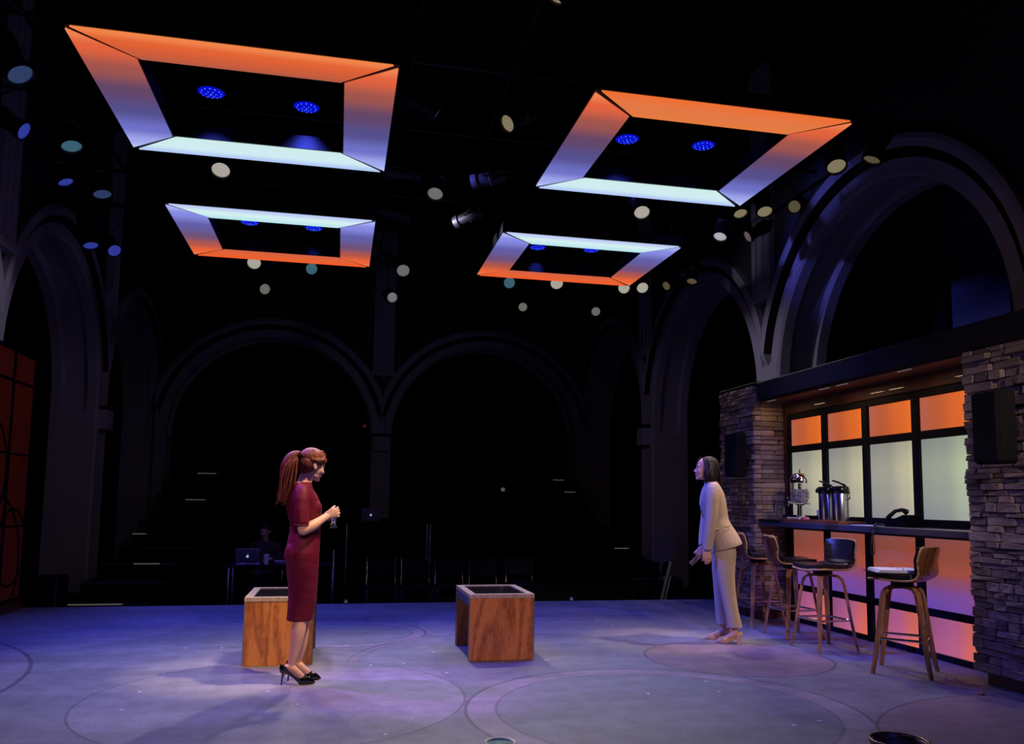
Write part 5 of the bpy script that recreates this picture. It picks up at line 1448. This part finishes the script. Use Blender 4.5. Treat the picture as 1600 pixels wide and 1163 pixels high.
for sy in (1, -1):
    rr = MB()
    rr.tube([(0.128, sy * 0.064, 1.525), (0.190, sy * 0.056, 1.44), (0.216, sy * 0.034, 1.30), (0.196, sy * 0.010, 1.17)], [0.010, 0.024, 0.022, 0.006], 8, ry=[0.006, 0.007, 0.007, 0.004], up=(1, 0, 0)).build('lapel', 'suit', jk, True)
MB().tube([(0.150, 0.0, 1.525), (0.196, 0, 1.43), (0.218, 0, 1.31), (0.196, 0, 1.20)], [0.034, 0.040, 0.030, 0.012], 12, ry=[0.010, 0.010, 0.010, 0.008], up=(1, 0, 0)).build('blouse', 'blouse', w2, True)
stube_ = MB(); stube(stube_, [(0.010, 0.158, 1.085), (-0.030, 0.150, 1.090), (-0.062, 0.118, 1.098)], [0.0022, 0.0028, 0.0018], 6); stube_.build('waist_seam', 'brow', jk, True)
for k in range(3): MB().ell((0.140 + 0.003 * k, 0.2235 - 0.006 * k, 0.965 - 0.022 * k), (0.007, 0.004, 0.007), 8, 6).build('sleeve_button', 'brow', jk, True)
MB().box((-0.060, 0.150, 1.055), (0.035, 0.1725, 1.075), 0.003, Matrix.Rotation(math.radians(6), 4, 'Y')).build('pocket_flap', 'suit', jk)
MB().tube([(0.165 + 0.028 * math.cos(q * PI / 9), 0.165 + 0.026 * math.sin(q * PI / 9), 0.866) for q in range(18)], 0.004, 6, True).build('bracelet', 'white_plastic', w2, True)
# hair
mb = MB(); H3 = HM2.to_3x3()
def HQ(x, y, z): return HM2 @ Vector((x, y, z))
mb.ell(HQ(-0.030, 0, 0.050), (0.094, 0.083, 0.082), 20, 14, H3)
mb.ell(HQ(-0.050, 0, 0.0), (0.082, 0.086, 0.098), 20, 14, H3)
stube(mb, [HQ(-0.040, 0, 0.03), HQ(-0.062, 0, -0.05), HQ(-0.086, 0, -0.12), HQ(-0.128, 0, -0.185), HQ(-0.180, 0, -0.245)], [0.085, 0.094, 0.092, 0.074, 0.026], 18, ry=[0.074, 0.068, 0.058, 0.040, 0.012], up=(1, 0, 0))
for sy in (1, -1):
    stube(mb, [HQ(0.016, sy * 0.030, 0.118), HQ(0.028, sy * 0.062, 0.082), HQ(0.012, sy * 0.079, 0.020), HQ(-0.004, sy * 0.083, -0.050), HQ(-0.008, sy * 0.078, -0.110), HQ(-0.016, sy * 0.066, -0.150)], [0.006, 0.014, 0.030, 0.040, 0.036, 0.012], 12, ry=[0.006, 0.008, 0.012, 0.016, 0.016, 0.006], up=(1, 0, 0))
    stube(mb, [HQ(-0.03, sy * 0.06, 0.05), HQ(-0.036, sy * 0.085, -0.03), HQ(-0.055, sy * 0.082, -0.10), HQ(-0.085, sy * 0.070, -0.165)], [0.03, 0.038, 0.038, 0.014], 12)
stube(mb, [HQ(0.050, -0.02, 0.108), HQ(0.074, -0.045, 0.072), HQ(0.070, -0.066, 0.0), HQ(0.056, -0.076, -0.08), HQ(0.062, -0.075, -0.140)], [0.010, 0.012, 0.014, 0.014, 0.005], 8)
rs = random.Random(11)
for k in range(30):
    sy = rs.uniform(-1, 1); q = rs.uniform(0, 1)
    stube(mb, [HQ(-0.03 - 0.06 * q, sy * 0.07, 0.08 - 0.02 * q), HQ(-0.070 - 0.055 * q, sy * 0.086, -0.03), HQ(-0.085 - 0.062 * q, sy * 0.080, -0.11), HQ(-0.11 - 0.09 * q, sy * 0.066, -0.185 - 0.06 * q)], [0.006, 0.010, 0.009, 0.0045], 6)
hr2 = blob(mb, 'hair', 'hair_dark', w2, 0.0038, 2, 0.5)
for sy in (1, -1):
    L_ = LEG2[sy]
    pump(w2, L_[5][0] + 0.078, L_[5][1], 'pump_nude', 0.062, 1.0, True, False)
# the brown case in her right hand
t = thing('brown_case', 'slim brown rectangular case held in the suited woman\'s right hand', 'case', (0, 0, 0))
lo_c = Vector((0.244, -0.062, 0.782))
Mw = Matrix.Translation((3.650, 7.33, 0)) @ Matrix.Rotation(math.radians(157), 4, 'Z')
t.location = Mw @ lo_c; t.rotation_euler = (0, 0, math.radians(157))
Rc = Matrix.Rotation(math.radians(45), 4, 'Y')
MB().box((-0.045, -0.013, -0.022), (0.090, 0.013, 0.022), 0.005, Rc).build('case_body', 'case_brown', t)
MB().box((0.0905, -0.0125, -0.0215), (0.098, 0.0125, 0.0215), 0.003, Rc).build('end_cap', 'rail_metal', t)

# ---------------- seated crew member in the dark ----------------
w3 = thing('person', 'person in dark clothes seated behind the laptop on the work table', 'person', (-1.02, 12.52, HZ), math.radians(-95))
HM3 = Matrix.Translation((0.05, 0, 1.20)) @ Matrix.Rotation(math.radians(12), 4, 'Y')
mb = MB(); head(mb, HM3, 0.98)
limb(mb, [(0.0, 0, 1.02, 0.06), (0.02, 0, 1.08, 0.05), (0.04, 0, 1.16, 0.05)])
rings(mb, [(-0.03, 0, 0.47, 0.11, 0.17), (-0.02, 0, 0.62, 0.10, 0.15), (0.0, 0, 0.84, 0.11, 0.16), (0.0, 0, 0.98, 0.09, 0.17), (0.0, 0, 1.04, 0.05, 0.10)])
for sy in (1, -1):
    limb(mb, [(0.0, sy * 0.17, 0.97, 0.05), (0.06, sy * 0.21, 0.76, 0.042), (0.26, sy * 0.15, 0.80, 0.03), (0.32, sy * 0.12, 0.802, 0.024)])
    hand(mb, (0.32, sy * 0.12, 0.802), (1, -sy * 0.2, 0), (0, 0, -1), 1 if sy < 0 else -1, 0.18, 0.95)
    limb(mb, [(-0.02, sy * 0.09, 0.53, 0.08), (0.20, sy * 0.10, 0.53, 0.075), (0.40, sy * 0.10, 0.50, 0.06), (0.42, sy * 0.10, 0.30, 0.05), (0.40, sy * 0.10, 0.08, 0.035)])
    limb(mb, [(0.38, sy * 0.10, 0.045, 0.038), (0.50, sy * 0.10, 0.032, 0.030)])
blob(mb, 'body', 'skin_tan', w3, 0.006, 3, 0.5)
face_parts(w3, HM3, 0.98)
mb = MB()
rings(mb, [(-0.03, 0, 0.50, 0.125, 0.185), (-0.02, 0, 0.62, 0.112, 0.165), (0.0, 0, 0.84, 0.122, 0.172), (0.0, 0, 0.98, 0.10, 0.18), (0.0, 0, 1.055, 0.055, 0.09)])
for sy in (1, -1):
    limb(mb, [(0.0, sy * 0.165, 0.97, 0.062), (0.06, sy * 0.21, 0.76, 0.054), (0.26, sy * 0.15, 0.80, 0.042)])
    limb(mb, [(-0.02, sy * 0.09, 0.54, 0.092), (0.20, sy * 0.10, 0.54, 0.086), (0.40, sy * 0.10, 0.51, 0.07), (0.42, sy * 0.10, 0.30, 0.062), (0.40, sy * 0.10, 0.10, 0.05)])
blob(mb, 'clothes', 'dark_cloth', w3, 0.008, 3, 0.5)
mb = MB(); mb.ell(HM3 @ Vector((-0.016, 0, 0.046)), (0.098, 0.082, 0.082), 16, 12, HM3.to_3x3()); mb.ell(HM3 @ Vector((-0.05, 0, -0.01)), (0.062, 0.076, 0.08), 16, 12, HM3.to_3x3())
blob(mb, 'hair', 'hair_dark', w3, 0.006, 2, 0.5)
stack_chair('black stacking chair under the person seated at the laptop', -1.00, 12.58, HZ, math.radians(-5))
